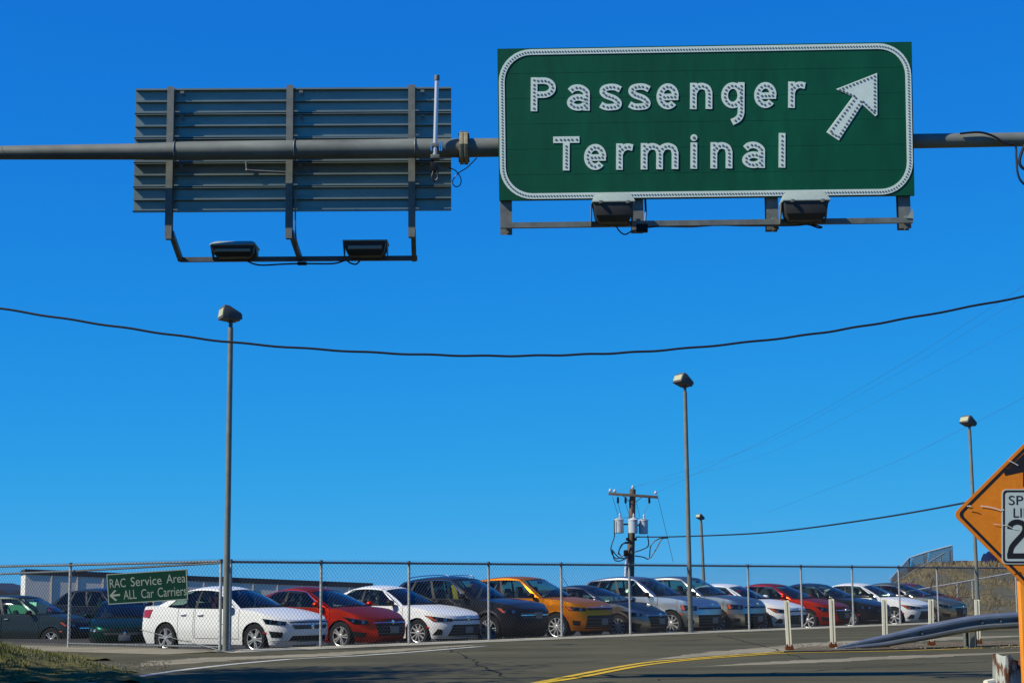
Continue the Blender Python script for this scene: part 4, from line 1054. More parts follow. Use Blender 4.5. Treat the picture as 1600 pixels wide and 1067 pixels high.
        if style not in ('bowtie', 'hex'):
            am = MB(); am.grid(quadpatch([(lerp(F['head'][0][0], F3[0], .80), lerp(F['head'][0][1], F3[1], .80) + .01), (lerp(F['head'][1][0], F2[0], .80), lerp(F['head'][1][1], F2[1], .80) - .008), (lerp(F['head'][1][0], F2[0], .965), lerp(F['head'][1][1], F2[1], .965) - .006), (lerp(F['head'][0][0], F3[0], .96), lerp(F['head'][0][1], F3[1], .96) + .01)], 0.016, s, 4, 2)); am.build('turn_lamp', amber, ho, smooth=50)
        for lp in F['low']:
            lb = MB(); lb.grid(quadpatch(lp, 0.004, s)); lb.build('air_intake', black, root, smooth=50)
        # side marker on the bumper corner
        if kind != 'lift':
            zz = .44 if kind in ('sedan',) else .60; mk = MB(); uu = u_of_x(fa + arch + .07) if fa + arch + .07 < xf - af else .93
            mk.grid(quadpatch([(uu - .03, zz), (uu - .03, zz + .035), (uu + .03, zz + .045), (uu + .03, zz + .01)], 0.006, s, 3, 1)); mk.build('side_marker', amber if kind != 'sedan' else red_lens, root)
        # tail lights
        zt = zrim(xr + .1); t0 = MB(); t0.grid(quadpatch([(2.02, zt - .22), (1.99, zt - .035), (2.55, zt - .06), (2.55, zt - .19)], 0.008, s, 8, 3)); t0.build('tail_light', red_lens, root, smooth=50)
    fr = MB()
    for gp in F['grille']:
        for s in (1, -1):
            fr.grid(quadpatch(gp, 0.005, s, 8, 4))
    go = fr.build('grille', black, root, smooth=50, weld=True)
    bars = MB()
    gp = max(F['grille'], key=lambda g_: (g_[1][1] - g_[0][1]))
    nb = 4
    for k in range(1, nb):
        for s in (1, -1):
            t = k / nb; a = [lerp(gp[0][q], gp[1][q], t) for q in (0, 1)]; b = [lerp(gp[3][q], gp[2][q], t) for q in (0, 1)]
            bars.tube([M_(surfo(lerp(a[0], b[0], q / 6), lerp(a[1], b[1], q / 6), 0.008), s) for q in range(7)], 0.006, 5)
    bars.build('grille_bar', galv_dark, go)
    cb2 = MB()
    for s in (1, -1): cb2.grid(quadpatch(F['bar'], 0.012, s, 8, 1))
    cb2.build('trim_bar', chrome, root, smooth=50, weld=True)
    bz = F['bar'][0][1] if F['bar'][0][1] > .5 else F['grille'][0][0][1] + .04
    em = MB(); p = surfo(0, bz + .01, 0.02); em.lathe([(0.005, 0), (0.05, 0.0), (0.05, 0.012), (0.03, 0.016)], (p.x - .012, 0, p.z), 'X', 14); em.build('badge', chrome, root)
    if plate:
        zz = lerp(gp[0][1], gp[1][1], .5) if gp[1][1] - gp[0][1] > .2 else .47
        p = surfo(0, zz, 0.03); pb = MB(); pb.box((p.x, 0, zz), (0.012, 0.31, 0.155)); pb.build('licence_plate', plate_m, root, bevel=0.004)
    # underside, arches, cabin
    ub = MB(); ub.box(((xf + xr) / 2 - .06, 0, S['sill'] + .05), (S['L'] - .75, S['W'] * .78, .10)); ub.box((0, 0, .42), (wb - 2 * arch - 0.02, S['W'] - .22, .42)); ub.box(((xf + fa + arch) / 2 - .16, 0, .46), (xf - fa - arch - .30, S['W'] * .58, .26)); ub.box(((xr + ra_ - arch) / 2 + .05, 0, .5), (abs(xr - ra_ + arch) - .16, S['W'] * .76, .4))
    ub.build('underbody', black, root, smooth=0)
    for c in (fa, ra_):
        for s in (1, -1):
            P = []; al = MB()
            for k in range(17):
                a = math.pi * (-0.12 + 1.24 * k / 16); P.append([Vector((c + (arch + .004) * math.cos(a), s * y, r + (arch + .004) * math.sin(a))) for y in (Wh - .035, Wh - .30)])
            al.grid(P)
            al.add([(c, s * (Wh - .30), r)] + [P[k][1] for k in range(17)], [(0, k + 1, k + 2) for k in range(16)])
            al.build('wheel_arch', black, root, smooth=50, weld=True)
    if cladding:
        cl = MB()
        for c in (fa, ra_):
            for s in (1, -1):
                P = []
                for k in range(21):
                    a = math.pi * (-0.06 + 1.12 * k / 20); row = []
                    for rr, o in ((arch - .002, .004), (arch + .012, .014), (arch + .065, .012), (arch + .075, .0)):
                        xx, zz = c + rr * math.cos(a), r + rr * math.sin(a)
                        uu = u_of_x(xx)
                        if uu < 1.0:
                            y_ = surf(1 - math.acos(min(1, max(0, ((xx - xf + af) / af)) ** (nexp / 2))) / (math.pi / 2) * 0 if False else max(0.5, 1.0 - 0.0), zz).y * (1 - max(0, (xx - xf + af) / af) ** nexp) ** (1 / nexp)
                            row.append(Vector((xx, s * (y_ + o), zz)))
                        else: row.append(M_(surf(min(uu, 2.0), zz) + Vector((0, o, 0)), s))
                    P.append(row)
                cl.grid(P)
        for s in (1, -1):
            cl.grid([[M_(surfo(u_of_x(lerp(fa - arch - .02, ra_ + arch + .02, k / 10)), z, 0.010), s) for z in (S['sill'], S['sill'] + .05, S['sill'] + .14, S['sill'] + .15)] for k in range(11)])
        cl.build('cladding', black, root, smooth=50)
    it = MB(); xa, xb = S['xA'] - .12, S['xC'] + .14
    zl = zrim(0) - .05; yi = Wh - .10
    it.add([(xa, -yi, .62), (xa, yi, .62), (xb, yi, .62), (xb, -yi, .62), (xa, -yi, zl), (xa, yi, zl), (xb, yi, zl), (xb, -yi, zl)], [(0, 1, 2, 3), (0, 1, 5, 4), (1, 2, 6, 5), (2, 3, 7, 6), (3, 0, 4, 7)])
    it.box((S['xA'] + .02, 0, zrim(S['xA']) - .09), (.42, yi * 1.9, .14)); it.box((S['xC'] + .12, 0, zrim(S['xC']) - .07), (.34, yi * 1.9, .04))
    it.build('interior', dark_int, root, smooth=0)
    sm = interior or seat_m
    seatz = zrim(0) + .10
    for yy, xx in ((.36, .02), (-.36, .02)):
        st = MB(); R = Matrix.Rotation(math.radians(-14), 3, 'Y'); st.box((xx - .12, yy, seatz - .22), (.13, .46, .52), R); st.box((xx - .21, yy, seatz + .12), (.09, .25, .17), R); st.build('seat', sm, root, bevel=0.03)
    st = MB(); R = Matrix.Rotation(math.radians(-16), 3, 'Y'); st.box((-.98, 0, seatz - .2), (.14, 1.15, .46), R)
    for yy in (.36, -.36): st.box((-1.06, yy, seatz + .09), (.08, .24, .14), R)
    st.build('seat', sm, root, bevel=0.03)
    sw_ = MB(); c = Vector((S['xA'] - .30, .36, zrim(.5) + .04)); R = Matrix.Rotation(math.radians(-25), 3, 'Y')
    sw_.tube([c + R @ Vector((0, math.cos(6.2832 * k / 16) * .18, math.sin(6.2832 * k / 16) * .18)) for k in range(16)], .016, 6, closed=True); sw_.build('steering_wheel', black, root)
    rv = MB(); p = front(0, .80); rv.box((p.x - .07, 0, p.z - .03), (.03, .22, .065)); rv.build('rear_view_mirror', black, root, bevel=0.01)
    if sticker:
        sk = MB(); sk.grid([[front(t, v) + Vector((-.012, 0, -.012)) for v in (.10, .17, .24)] for t in (-.50, -.36, -.22)]); sk.build('paper_tag', mat('paper', (.75, .8, .72), .8), root, smooth=0)
    if yellow:
        sk = MB(); sk.box((S['xA'] - .70, -.58, seatz + .04), (.16, .05, .46), Matrix.Rotation(math.radians(-12), 3, 'Y')); sk.build('yellow_cover', mat('yellow_cloth', (.80, .45, .02), .7), root, bevel=0.02)
    if shade:
        sk = MB(); sk.box((.05, -.50, zrim(0) + .20), (1.0, .02, .34)); sk.build('mint_panel', mat('mint_green', (.30, .90, .48), .6), root, smooth=60)  # mint green panel added just inside the right side window
    # mirrors
    for s in (1, -1):
        mm = MB(); zx = zrim(S['xA']); xx = S['xA'] - .17
        c = Vector((xx, s * (Wh + .075), zx + .085)); rows = []
        for a, (sx_, sy_, sz_) in ((-.075, (0, .085, .055)), (-.06, (0, .105, .07)), (0, (0, .10, .066)), (.05, (0, .075, .048)), (.075, (0, .03, .02))):
            rows.append([c + Vector((a, math.cos(6.2832 * k / 14) * sy_, math.sin(6.2832 * k / 14) * sz_)) for k in range(15)])
        mm.grid(rows); mm.add(rows[0][:14], [tuple(range(14))]); mm.add(rows[-1][:14], [tuple(range(14))])
        mo = mm.build('mirror', pm if trim != 'black' else black, root, smooth=60, weld=True)
        fm = MB(); fm.bar((xx, s * (Wh - .07), zx - .005), (xx, s * (Wh + .04), zx + .055), .07, .035); fm.build('foot', black, mo)
    if rails:
        for s in (1, -1):
            rl = MB(); P = [(lerp(xF - .25, xR + .25, k / 10)) for k in range(11)]
            rl.tube([Vector((P[0] + .06, s * (yr_ - .07), zroof(P[0]) - .02))] + [Vector((x_, s * (yr_ - .07), zroof(x_) + .025)) for x_ in P] + [Vector((P[-1] - .06, s * (yr_ - .07), zroof(P[-1]) - .02))], .014, 8); rl.build('roof_rail', chrome if kind == 'suv' and trim == 'chrome' else black, root)
    if antenna:
        tm = MB(); tm.tube([(xR + .25, 0.1, zroof(xR) - .0), (xR + .02, 0.1, zroof(xR) + .30)], .006, 5); tm.build('antenna', black, root)
    # wipers
    wp = MB()
    for t0_, t1_ in ((-.55, .05), (.05, .6)):
        wp.tube([front(t0_, .02) + Vector((.02, 0, .02)), front(lerp(t0_, t1_, .5), .075) + Vector((.018, 0, .018)), front(t1_, .06) + Vector((.016, 0, .016))], .009, 5)
    wp.build('wiper', black, root)
    # wheels
    key = (kind, rim)
    if key not in RIMD:
        RIMD[key] = make_wheel_meshes(r, .21, rim)
        hb, ty, rm = RIMD[key]; a = hb.build('wheel', [black, galv_dark]); b = ty.build('tyre', rubber, smooth=40); c_ = rm.build('rim', alloy, smooth=40)
        RIMD[key] = (a.data, b.data, c_.data)
        for o in (a, b, c_): bpy.data.objects.remove(o)
    for xx in (fa, ra_):
        for s in (1, -1):
            w0 = bpy.data.objects.new('wheel', RIMD[key][0]); t0 = bpy.data.objects.new('tyre', RIMD[key][1]); r0 = bpy.data.objects.new('rim', RIMD[key][2])
            for o in (w0, t0, r0): COL.objects.link(o)
            w0.parent = root; t0.parent = w0; r0.parent = w0
            w0.location = (xx, s * (Wh - .125), r); w0.rotation_euler = (0, rng.uniform(0, 6), math.pi if s > 0 else 0)
    return root

white = paint('white_paint', (0.78, 0.77, 0.70), 0.0); red = paint('red_paint', (0.72, 0.030, 0.008), 0.82); blk = paint('black_paint', (0.010, 0.011, 0.014), 0.1)
gold = paint('orange_metallic', (0.86, 0.25, 0.006), 0.72); grey = paint('graphite_paint', (0.30, 0.30, 0.28), 1.0); silver = paint('silver_paint', (0.62, 0.62, 0.57), 0.95); silver2 = paint('warm_silver_paint', (0.50, 0.50, 0.45), 0.95)
tan = paint('tan_paint', (0.40, 0.34, 0.23), 0.9); dkred = paint('dark_red_paint', (0.30, 0.012, 0.012), 0.6); slate = paint('slate_paint', (0.035, 0.05, 0.05), 0.6); dkgreen = paint('dark_green_paint', (0.003, 0.030, 0.020), 0.6); navy = paint('navy_black_paint', (0.010, 0.014, 0.024), 0.2)
red_int = mat('red_seat', (0.16, 0.02, 0.02), 0.8)
HEAD = Vector((-FN.x, -FN.y, 0))
def rot2(v, deg):
    a = math.radians(deg); return Vector((v.x * math.cos(a) - v.y * math.sin(a), v.x * math.sin(a) + v.y * math.cos(a), 0))
WD = 1.62
def row_car(px, kind, style, col, label, turn=0.0, dd=0.0, **kw):
    S = BODY[kind]; P = on_line(F0 + FN * (WD + dd), FD, px, LOT + S['r'])
    h = rot2(HEAD, turn + 6.5); rt = Vector((h.y, -h.x, 0))      # car's right hand side
    o = Vector((P.x, P.y, 0)) - h * (S['wb'] / 2) - rt * (S['W'] / 2 - .02)
    z = LOT + 0.014
    return build_car(kind, style, col, label, (o.x, o.y, z), (h.x, h.y), **kw)
row_car(397, 'sedan', 'bowtie', white, 'white sedan behind the gate pole, nearest the camera, red interior showing', interior=red_int, rim='five', plate=False, trim='black')
row_car(531, 'lift', 'hex', red, 'bright red hatchback with chrome window line between two white cars', rim='five', trim='chrome')
row_car(652, 'sedan', 'slim', white, 'white sedan with slim black grille beside the black SUV', rim='ten', dd=0.35, trim='black')
row_car(762, 'suv', 'suvface', blk, 'black SUV with chrome roof rails and a yellow cover on its seat', rim='twin', cladding=True, rails=True, trim='chrome', yellow=True, tinted=True, cat='suv')
row_car(869, 'suv', 'tiger', gold, 'orange gold SUV parked beside the black one', rim='ten', antenna=False, trim='black', cat='suv', dd=0.2)
row_car(965, 'lift', 'hex', grey, 'grey hatchback with a whip aerial beside the orange SUV', rim='ten', antenna=True)
row_car(1048, 'suv', 'boxface', silver, 'pale silver SUV left of the middle light pole', rim='ten', trim='black', cat='suv', sticker=True)
row_car(1121, 'suv', 'boxface', silver2, 'darker silver SUV right of the middle light pole, paper tag inside', rim='ten', trim='black', cat='suv', sticker=True)
row_car(1189, 'sedan', 'slim', white, 'white sedan parked between a silver SUV and a red sedan', rim='ten', trim='chrome')
row_car(1262, 'sedan', 'hex', red, 'red sedan with pale window trim beyond the white marker post', rim='seven', trim='chrome')
row_car(1328, 'sedan', 'bowtie', blk, 'black sedan parked to the right of the red sedan', rim='ten', trim='chrome')
row_car(1397, 'sedan', 'slim', white, 'white sedan near the sloping guardrail end, farthest white car', rim='seven', trim='black', plate=False)
row_car(1452, 'sedan', 'hex', tan, 'tan sedan beyond the last white sedan', rim='ten', trim='chrome')
row_car(1470, 'sedan', 'hex', dkred, 'dark red car at the far end of the row', rim='ten', dd=3.2)
def free_car(px, py, Y, kind, style, col, label, head, **kw):
    S = BODY[kind]; P = at(px, py, Y); h = Vector((head[0], head[1], 0)).normalized(); rt = Vector((h.y, -h.x, 0))
    o = P - h * (S['wb'] / 2) - rt * (S['W'] / 2 - .02)
    return build_car(kind, style, col, label, (o.x, o.y, P.z - S['r']), (h.x, h.y), **kw)
free_car(79, 1000, 54, 'suv', 'suvface', slate, 'slate blue SUV at the left edge with mint green showing through its side window', (.95, -.31), rim='five', shade=True, trim='black', cat='suv', plate=False)
free_car(141, 1004, 49.5, 'sedan', 'bowtie', dkgreen, 'dark green sedan under the small gate sign', (.24, -.97), rim='five')
free_car(196, 985, 57, 'suv', 'suvface', navy, 'dark van with tinted windows behind the green sedan', (.85, -.5), rim='twin', tinted=True, cat='van', name='parked_van')

# ------------------------------------------------------------------ far buildings
bd = thing('building', 'long low pale building with dark flat roof edge behind the cars on the left', 'building', at(40, 960, 62))
a = at(40, 889.5, 62); b = at(582, 911.5, 65.6)
dv = Vector((b.x - a.x, b.y - a.y, 0)).normalized(); nv = Vector((-dv.y, dv.x, 0))
base = -2.2
def wallq(p, q_, zt0, zt1, z0): return [Vector((p.x, p.y, z0)), Vector((q_.x, q_.y, z0)), Vector((q_.x, q_.y, zt1)), Vector((p.x, p.y, zt0))]
TMB().prism(wallq(a, b, a.z - .16, b.z - .16, base), nv * 0.2).put('wall', wall_white, bd, smooth=0)
a4 = a + nv * 4.2; b4 = b + nv * 4.2; a0_ = a + nv * .202; b0_ = b + nv * .202
TMB().prism(wallq(a0_, a4, a.z - .16, a.z - .16, base), dv * 0.2).put('end_wall', wall_cream, bd, smooth=0)
TMB().prism(wallq(b0_, b4, b.z - .16, b.z - .16, base), dv * -0.2).put('end_wall', wall_cream, bd, smooth=0)
ra_2, rb_2 = a - dv * .02 - nv * .03, b + dv * .02 - nv * .03
TMB().prism([Vector((ra_2.x, ra_2.y, a.z - .158)), Vector((rb_2.x, rb_2.y, b.z - .158)), Vector((rb_2.x, rb_2.y, b.z + .02)), Vector((ra_2.x, ra_2.y, a.z + .02))], nv * 4.5).put('roof', roof_dark, bd, smooth=0)
for k in range(1, 14):
    t = k / 14; p = a.lerp(b, t) - nv * .014; TMB().box((p.x, p.y, lerp(base, p.z - .17, .5)), (.05, .025, p.z - .17 - base)).put('wall_seam', mat('seam_grey', (.52, .45, .36), .7), bd, smooth=0)
b2 = thing('building', 'small cream shed with a dark pitched roof at the far left edge', 'building', at(20, 960, 90))
q0, q1, q2 = at(-30, 934, 90), at(38, 934, 90), at(37, 919, 90)
TMB().prism([Vector((q0.x, 90, -2)), Vector((q1.x, 90, -2)), Vector((q1.x, 90, q1.z)), Vector((q0.x, 90, q0.z))], (0, 6, 0)).put('wall', wall_cream, b2, smooth=0)
TMB().prism([Vector((q0.x - .3, 89.7, q0.z)), Vector((q1.x + .2, 89.7, q0.z)), Vector((q2.x + .2, 89.7, q2.z)), at(15, 927, 89.7), at(0, 921, 89.7), Vector((q0.x - .3, 89.7, q2.z + .3))], (0, 7, 0)).put('roof', roof_dark, b2, smooth=0)

# ------------------------------------------------------------------ utility pole
YU = 86.0; su = YU / FPX
up_ = thing('utility_pole', 'wooden utility pole with crossarm and three grey transformers behind the cars', 'utility pole', (at(985, 930, YU).x, YU, -1.3))
pb, pt = at(982, 1000, YU), at(988.5, 764, YU)
TMB().tube([(pb.x, YU, -1.4), pt], [.215, .15], 14).put('pole', wood, up_)
TMB().bar(at(951, 771, YU - .2), at(1028, 776.5, YU - .2), .10, .13).put('crossarm', wood, up_, bevel=.01)
for x0, x1 in ((973, 984), (1003, 993)):
    TMB().bar(at(x0, 774 if x0 < 990 else 776.5, YU - .23), at(x1, 784, YU - .22), .03, .04).put('brace', galv_dark, up_, smooth=0)
for px, py in ((953.5, 766.5), (960.5, 767.5), (988.8, 761.5), (1024.5, 770)):
    p = at(px, py, YU - .2); TMB().lathe([(.02, -.12), (.03, -.04), (.075, -.03), (.08, .02), (.055, .05), (.05, .09), (.02, .11)], p, 'Z', 12).put('insulator', porcelain, up_)
for px in (965.5, 977.5, 1014.5):
    p = at(px, 781, YU - .2); TMB().lathe([(.03, -.16), (.055, -.12), (.055, .10), (.03, .16)], p, 'Z', 10).put('cutout_fuse', black, up_)
for px, py, dy in ((967.3, 822, -.1), (989, 822.3, -.42), (1005.2, 823.3, -.1)):
    p = at(px, py, YU + dy); h = 10.6 * su; w = 7.2 * su
    tk = TMB(); tk.lathe([(w * .9, -h), (w, -h + .03), (w, h - .05), (w * 1.06, h - .05), (w * 1.06, h), (w * .6, h + .06), (.05, h + .08)], p, 'Z', 20); to = tk.put('transformer', tank, up_)
    TMB().lathe([(.05, h + .05), (.06, h + .1), (.035, h + .14), (.055, h + .2), (.03, h + .24), (.02, h + .30)], p + Vector((.04, 0, 0)), 'Z', 10).put('bushing', porcelain, to)
    TMB().bar(p + Vector((0, .1, .1)), (lerp(pb.x, pt.x, .7), YU, p.z + .1), .06, .08).put('bracket', galv_dark, to, smooth=0)
cu = [[(960, 838), (954.5, 858), (962, 872), (973, 868), (980, 858)], [(1012, 836), (1013, 852), (1004, 858), (992, 862)], [(983, 848), (972, 850), (967, 862), (970, 868)], [(960, 812), (960, 838)], [(986, 846), (975, 848), (968, 858), (966, 866)],
      [(992, 868), (1005, 870), (1014, 872), (1017, 852), (1028, 842), (1040, 840)], [(1016, 872), (1026, 856), (1034, 842), (1044, 840)], [(984, 870), (972, 872), (964, 868), (956, 858)], [(976, 873), (968, 876), (960, 874), (957, 860)]]
for c in cu: TMB().tube(catmull([at(x, y, YU - .3) for x, y in c], 6), .028, 5).put('drop_cable', wire_m, up_)
for c in ([(957, 776), (966, 806)], [(965.5, 786), (971, 806)], [(977.5, 786), (984, 808)], [(994, 784), (1000, 808)], [(1014, 786), (1006, 802)], [(1028, 777), (1052, 878)], [(960, 809), (986, 808), (1014, 812)]):
    TMB().tube([at(x, y, YU - .3) for x, y in c], .011, 4).put('jumper_wire', wire_far, up_)
for px, py in ((980, 842), (993, 842)): TMB().box(at(px, py, YU - .2), (.12, .12, .14)).put('clevis', black, up_, bevel=.02)
TMB().tube([at(979, 860, YU - .25), at(977, 905, YU - .25)], .06, 10).put('riser_pipe', mat('white_riser', (.7, .74, .72), .5), up_)
TMB().box(at(978, 864, YU - .3), (.22, .2, .3)).put('weatherhead', black, up_, bevel=.05)
def wire(label, pts, r, m_=wire_far):
    w = thing('power_line', label, 'power line', at(*pts[0])); TMB().tube(catmull([at(*p) for p in pts], 8), r, 5).put('strand', m_, w); return w
wire('black service cable running right from the utility pole to behind the orange sign', [(994, 838.5, YU - .1), (1060, 838, 82), (1200, 831.5, 72), (1360, 811, 62), (1520, 783, 53), (1700, 745, 45)], .030, wire_m)
wire('upper faint power line descending from the top right towards the utility pole', [(1025, 770, YU), (1180, 695, 78), (1290, 638, 72), (1440, 550, 64), (1600, 447, 56), (1700, 380, 52)], .004)
wire('second faint power line descending just below the topmost one', [(988, 762, YU), (1180, 698, 79), (1290, 645, 73), (1440, 562, 66), (1600, 463, 58), (1700, 398, 54)], .003)
wire('third faint power line crossing mid sky at the right', [(960, 767, YU + .5), (1180, 715, 80), (1400, 612, 70), (1600, 506, 60), (1700, 450, 56)], .003)
wire('lowest faint power line passing behind the light pole at the right', [(1200, 800, 140), (1374, 732, 110), (1500, 672, 95), (1600, 621, 86), (1700, 566, 80)], .006)

# ------------------------------------------------------------------ right hill: railings, screens, stored things
def railing(label, pts, posts, rr=.03, name='railing', m_=None, mid=None):
    r0 = thing(name, label, 'railing', at(*pts[0]))
    TMB().tube([at(*p) for p in pts], rr, 10).put('top_rail', m_ or post_m, r0)
    if mid: TMB().tube([at(*p) for p in mid], rr, 10).put('middle_rail', m_ or post_m, r0)
    for x, y0, y1, Y in posts:
        a = at(x, y0, Y); TMB().tube([a, (a.x, a.y, at(x, y1, Y).z)], rr, 10).put('post', m_ or post_m, r0)
    return r0
railing('long sloping pipe handrail climbing the hillside behind the last cars', [(1405, 926, 70), (1500, 909.5, 70), (1575, 896, 70), (1680, 877, 70)], [(1495.5, 911, 950, 70), (1519, 906.5, 950, 70), (1589, 894, 960, 70), (1660, 881, 965, 70)], mid=[(1498, 949.5, 70), (1590, 935.5, 70), (1680, 922, 70)])
railing('upper pipe handrail leading up to the screened enclosure on the hill', [(1388, 916, 84), (1470, 867, 84), (1476, 863.5, 84)], [(1470, 867, 893, 84)], rr=.035, m_=rail_m)
sc_ = thing('mesh_screen', 'chain-link enclosure of posts and wire on top of the hill', 'fence', at(1440, 890, 88))
SP = [(1390, 906, 915, 84), (1420.5, 871.5, 897, 88), (1447, 862.5, 890, 88), (1487, 852, 886, 88)]
TMB().tube([at(x, y, Y) for x, y, _, Y in SP], .035, 8).put('top_rail', post_m, sc_)
for x, y0, y1, Y in SP[1:]:
    a = at(x, y0, Y); TMB().tube([a, (a.x, a.y, at(x, y1, Y).z)], .04, 8).put('post', rail_m, sc_)
ms = TMB()
for (x0, t0, b0, Ya), (x1, t1, b1, Yb) in zip(SP, SP[1:]):
    n = int((x1 - x0) / 1.1)
    for k in range(n):
        u0, u1 = k / n, min(1, (k + 6) / n)
        ms.tube([at(lerp(x0, x1, u0), lerp(b0, b1, u0), lerp(Ya, Yb, u0)), at(lerp(x0, x1, u1), lerp(t0, t1, u1), lerp(Ya, Yb, u1))], .010, 3, caps=False)
        ms.tube([at(lerp(x0, x1, u0), lerp(t0, t1, u0), lerp(Ya, Yb, u0)), at(lerp(x0, x1, u1), lerp(b0, b1, u1), lerp(Ya, Yb, u1))], .010, 3, caps=False)
tag(ms.put('wire_mesh', rail_m, sc_, smooth=0), kind='stuff')
TMB().bar(at(1424, 893.5, 87.5), at(1468, 889.5, 87.5), .2, .12).put('kerb_block', wall_cream, sc_, smooth=0)
sh = thing('storage_container', 'dark navy container with a pale stripe on the hilltop', 'container', at(1500, 886, 92))
p = at(1494, 880, 92); TMB().box((p.x + .1, 92.6, p.z - .05), (.85, 2.0, .36)).put('body', mat('navy_panel', (.01, .015, .05), .5), sh, bevel=.02)
TMB().box((p.x + .15, 91.585, p.z), (.4, .02, .06)).put('stripe', wall_white, sh, smooth=0)
TMB().box((p.x - .33, 91.55, p.z - .06), (.12, .1, .3)).put('door_frame', wall_white, sh, smooth=0)
tb = thing('concrete_block', 'tan concrete block wall stub between the navy container and the blue tarp', 'wall', at(1518, 886, 92))
p = at(1519, 880.5, 92); TMB().box((p.x, 92.4, p.z - .12), (.98, 1.4, .55)).put('block', mat('tan_block', (.30, .24, .14), .9, var=.2, scale=4), tb, bevel=.02)
tp = thing('tarp_heap', 'dark blue rounded tarp bundle half hidden behind the orange sign', 'tarp', at(1548, 888, 90))
p = at(1550, 888, 90); mb = TMB(); rows = []
for i in range(9):
    a = math.pi / 2 * i / 8; rows.append([(p.x + .62 * math.cos(a * .97) * math.cos(6.2832 * k / 18) * (1 + .10 * math.sin(6.2832 * k / 6 + i)), p.y + .62 * math.cos(a * .97) * math.sin(6.2832 * k / 18) * (1 + .08 * math.sin(6.2832 * k / 9 + 2 * i)), p.z - .1 + .93 * math.sin(a) ** .8 + .05 * math.sin(3 * i + 6.2832 * k / 9)) for k in range(19)])
mb.grid(rows); mb.put('cover', mat('blue_tarp', (.006, .012, .045), .8, spec=.15, var=.3, scale=4, bump=.3), tp, smooth=60)
for k, (px, py) in enumerate(((1493, 893), (1500, 892), (1486, 897))):
    p = at(px, py, 82); q = TMB(); q.box((p.x, p.y, p.z - .03), (.32, .3, .17)); tag(q.build('stone_block', mat('tan_block', (.3, .24, .14)), smooth=0, bevel=.03, origin=None), ['pale stone block lying on the slope below the navy container', 'small stone block just right of the larger one on the slope', 'low stone block left on the slope below the enclosure'][k], 'stone', 'stone blocks on the slope')
for px, py, px2, py2, lab in ((1452, 930, 1459, 905, 'thin dry stalk standing on the slope behind the tan sedan'), (1410, 920, 1417, 908, 'thin dry stalk leaning beside the last white sedan')):
    r0 = thing('dry_stalk', lab, 'plant', at(px, py, 66)); TMB().tube([at(px, py + 6, 66), at(lerp(px, px2, .4), lerp(py, py2, .6), 66), at(px2, py2, 66)], [.03, .025, .012], 6).put('stem', mat('stalk', (.05, .03, .02), .9), r0)
r0 = thing('bare_bush', 'small leafless bush on the slope below the handrail', 'bush', at(1484, 945, 66)); mb = TMB(); rb_ = random.Random(5)
for k in range(14):
    p = at(1484 + rb_.uniform(-3, 3), 946, 66); e = p + Vector((rb_.uniform(-.35, .55), rb_.uniform(-.2, .2), rb_.uniform(.3, .75))); mm_ = p.lerp(e, .5) + Vector((rb_.uniform(-.08, .08), 0, .05)); mb.tube([p, mm_, e], [.012, .009, .004], 4)
mb.put('twigs', mat('twig', (.06, .04, .025), .9), r0)

# ------------------------------------------------------------------ guardrail with turned-down end
gr = thing('guardrail', 'grey W-beam guardrail sloping down to the ground at its left end', 'guardrail', G(1310, 1013))
prof = [(.00, .155), (.025, .145), (.075, .105), (.078, .065), (.02, .022), (.0, 0.0), (.02, -.022), (.078, -.065), (.075, -.105), (.025, -.145), (.0, -.155)]
ctl = [(1304, 1013.5, 34.7, .12, 30), (1312, 1012, 34.7, .25, 30), (1345, 1006.5, 34.8, .5, 20), (1380, 1001, 34.9, .73, 10), (1420, 993, 34.95, .87, 5), (1453, 986.5, 35.05, .97, 0), (1523, 973.5, 35.2, 1.0, 0), (1597, 968, 35.3, 1, 0), (1800, 957, 35.6, 1, 0)]
cp = catmull([at(x, y, Y) for x, y, Y, _, _ in ctl], 6); sct = catmull([(k, t, 0) for _, _, _, k, t in ctl], 6)
rows = []
for p, kt in zip(cp, sct):
    k, t = min(1, kt.x), math.radians(max(0, kt.y)); row = []
    for d, z in prof:
        d2, z2 = d * k + .0, z * k
        row.append(p + Vector((0, -(d2 * math.cos(t) - z2 * math.sin(t)) - 0.0, d2 * math.sin(t) + z2 * math.cos(t))))
    rows.append(row)
back = [[p + Vector((0, .006, -.001)) for p in row] for row in rows]
mb = TMB(); mb.grid(rows); mb.grid(back); mb.put('rail', beam_m, gr, smooth=25)
for px, py in ((1507, 1010.5), (1700, 1004)):
    b = G(px, py); mb = TMB(); zt = .58
    mb.box((b.x - .105, 35.5, zt / 2), (.012, .16, zt)); mb.box((b.x + .105, 35.5, zt / 2), (.012, .16, zt)); mb.box((b.x, 35.5, zt / 2), (.21, .012, zt)); mb.box((b.x, 35.36, zt / 2 - .02), (.10, .10, zt)); mb.put('post', galv, gr, smooth=0)
for px in (1440, 1530, 1560):
    i = min(range(len(cp)), key=lambda k: abs(proj(cp[k])[0] - px)); p = cp[i]; TMB().lathe([(.022, -.03), (.022, 0), (.012, .01)], p + Vector((0, -.03, 0)), 'Y', 8).put('bolt', galv, gr)

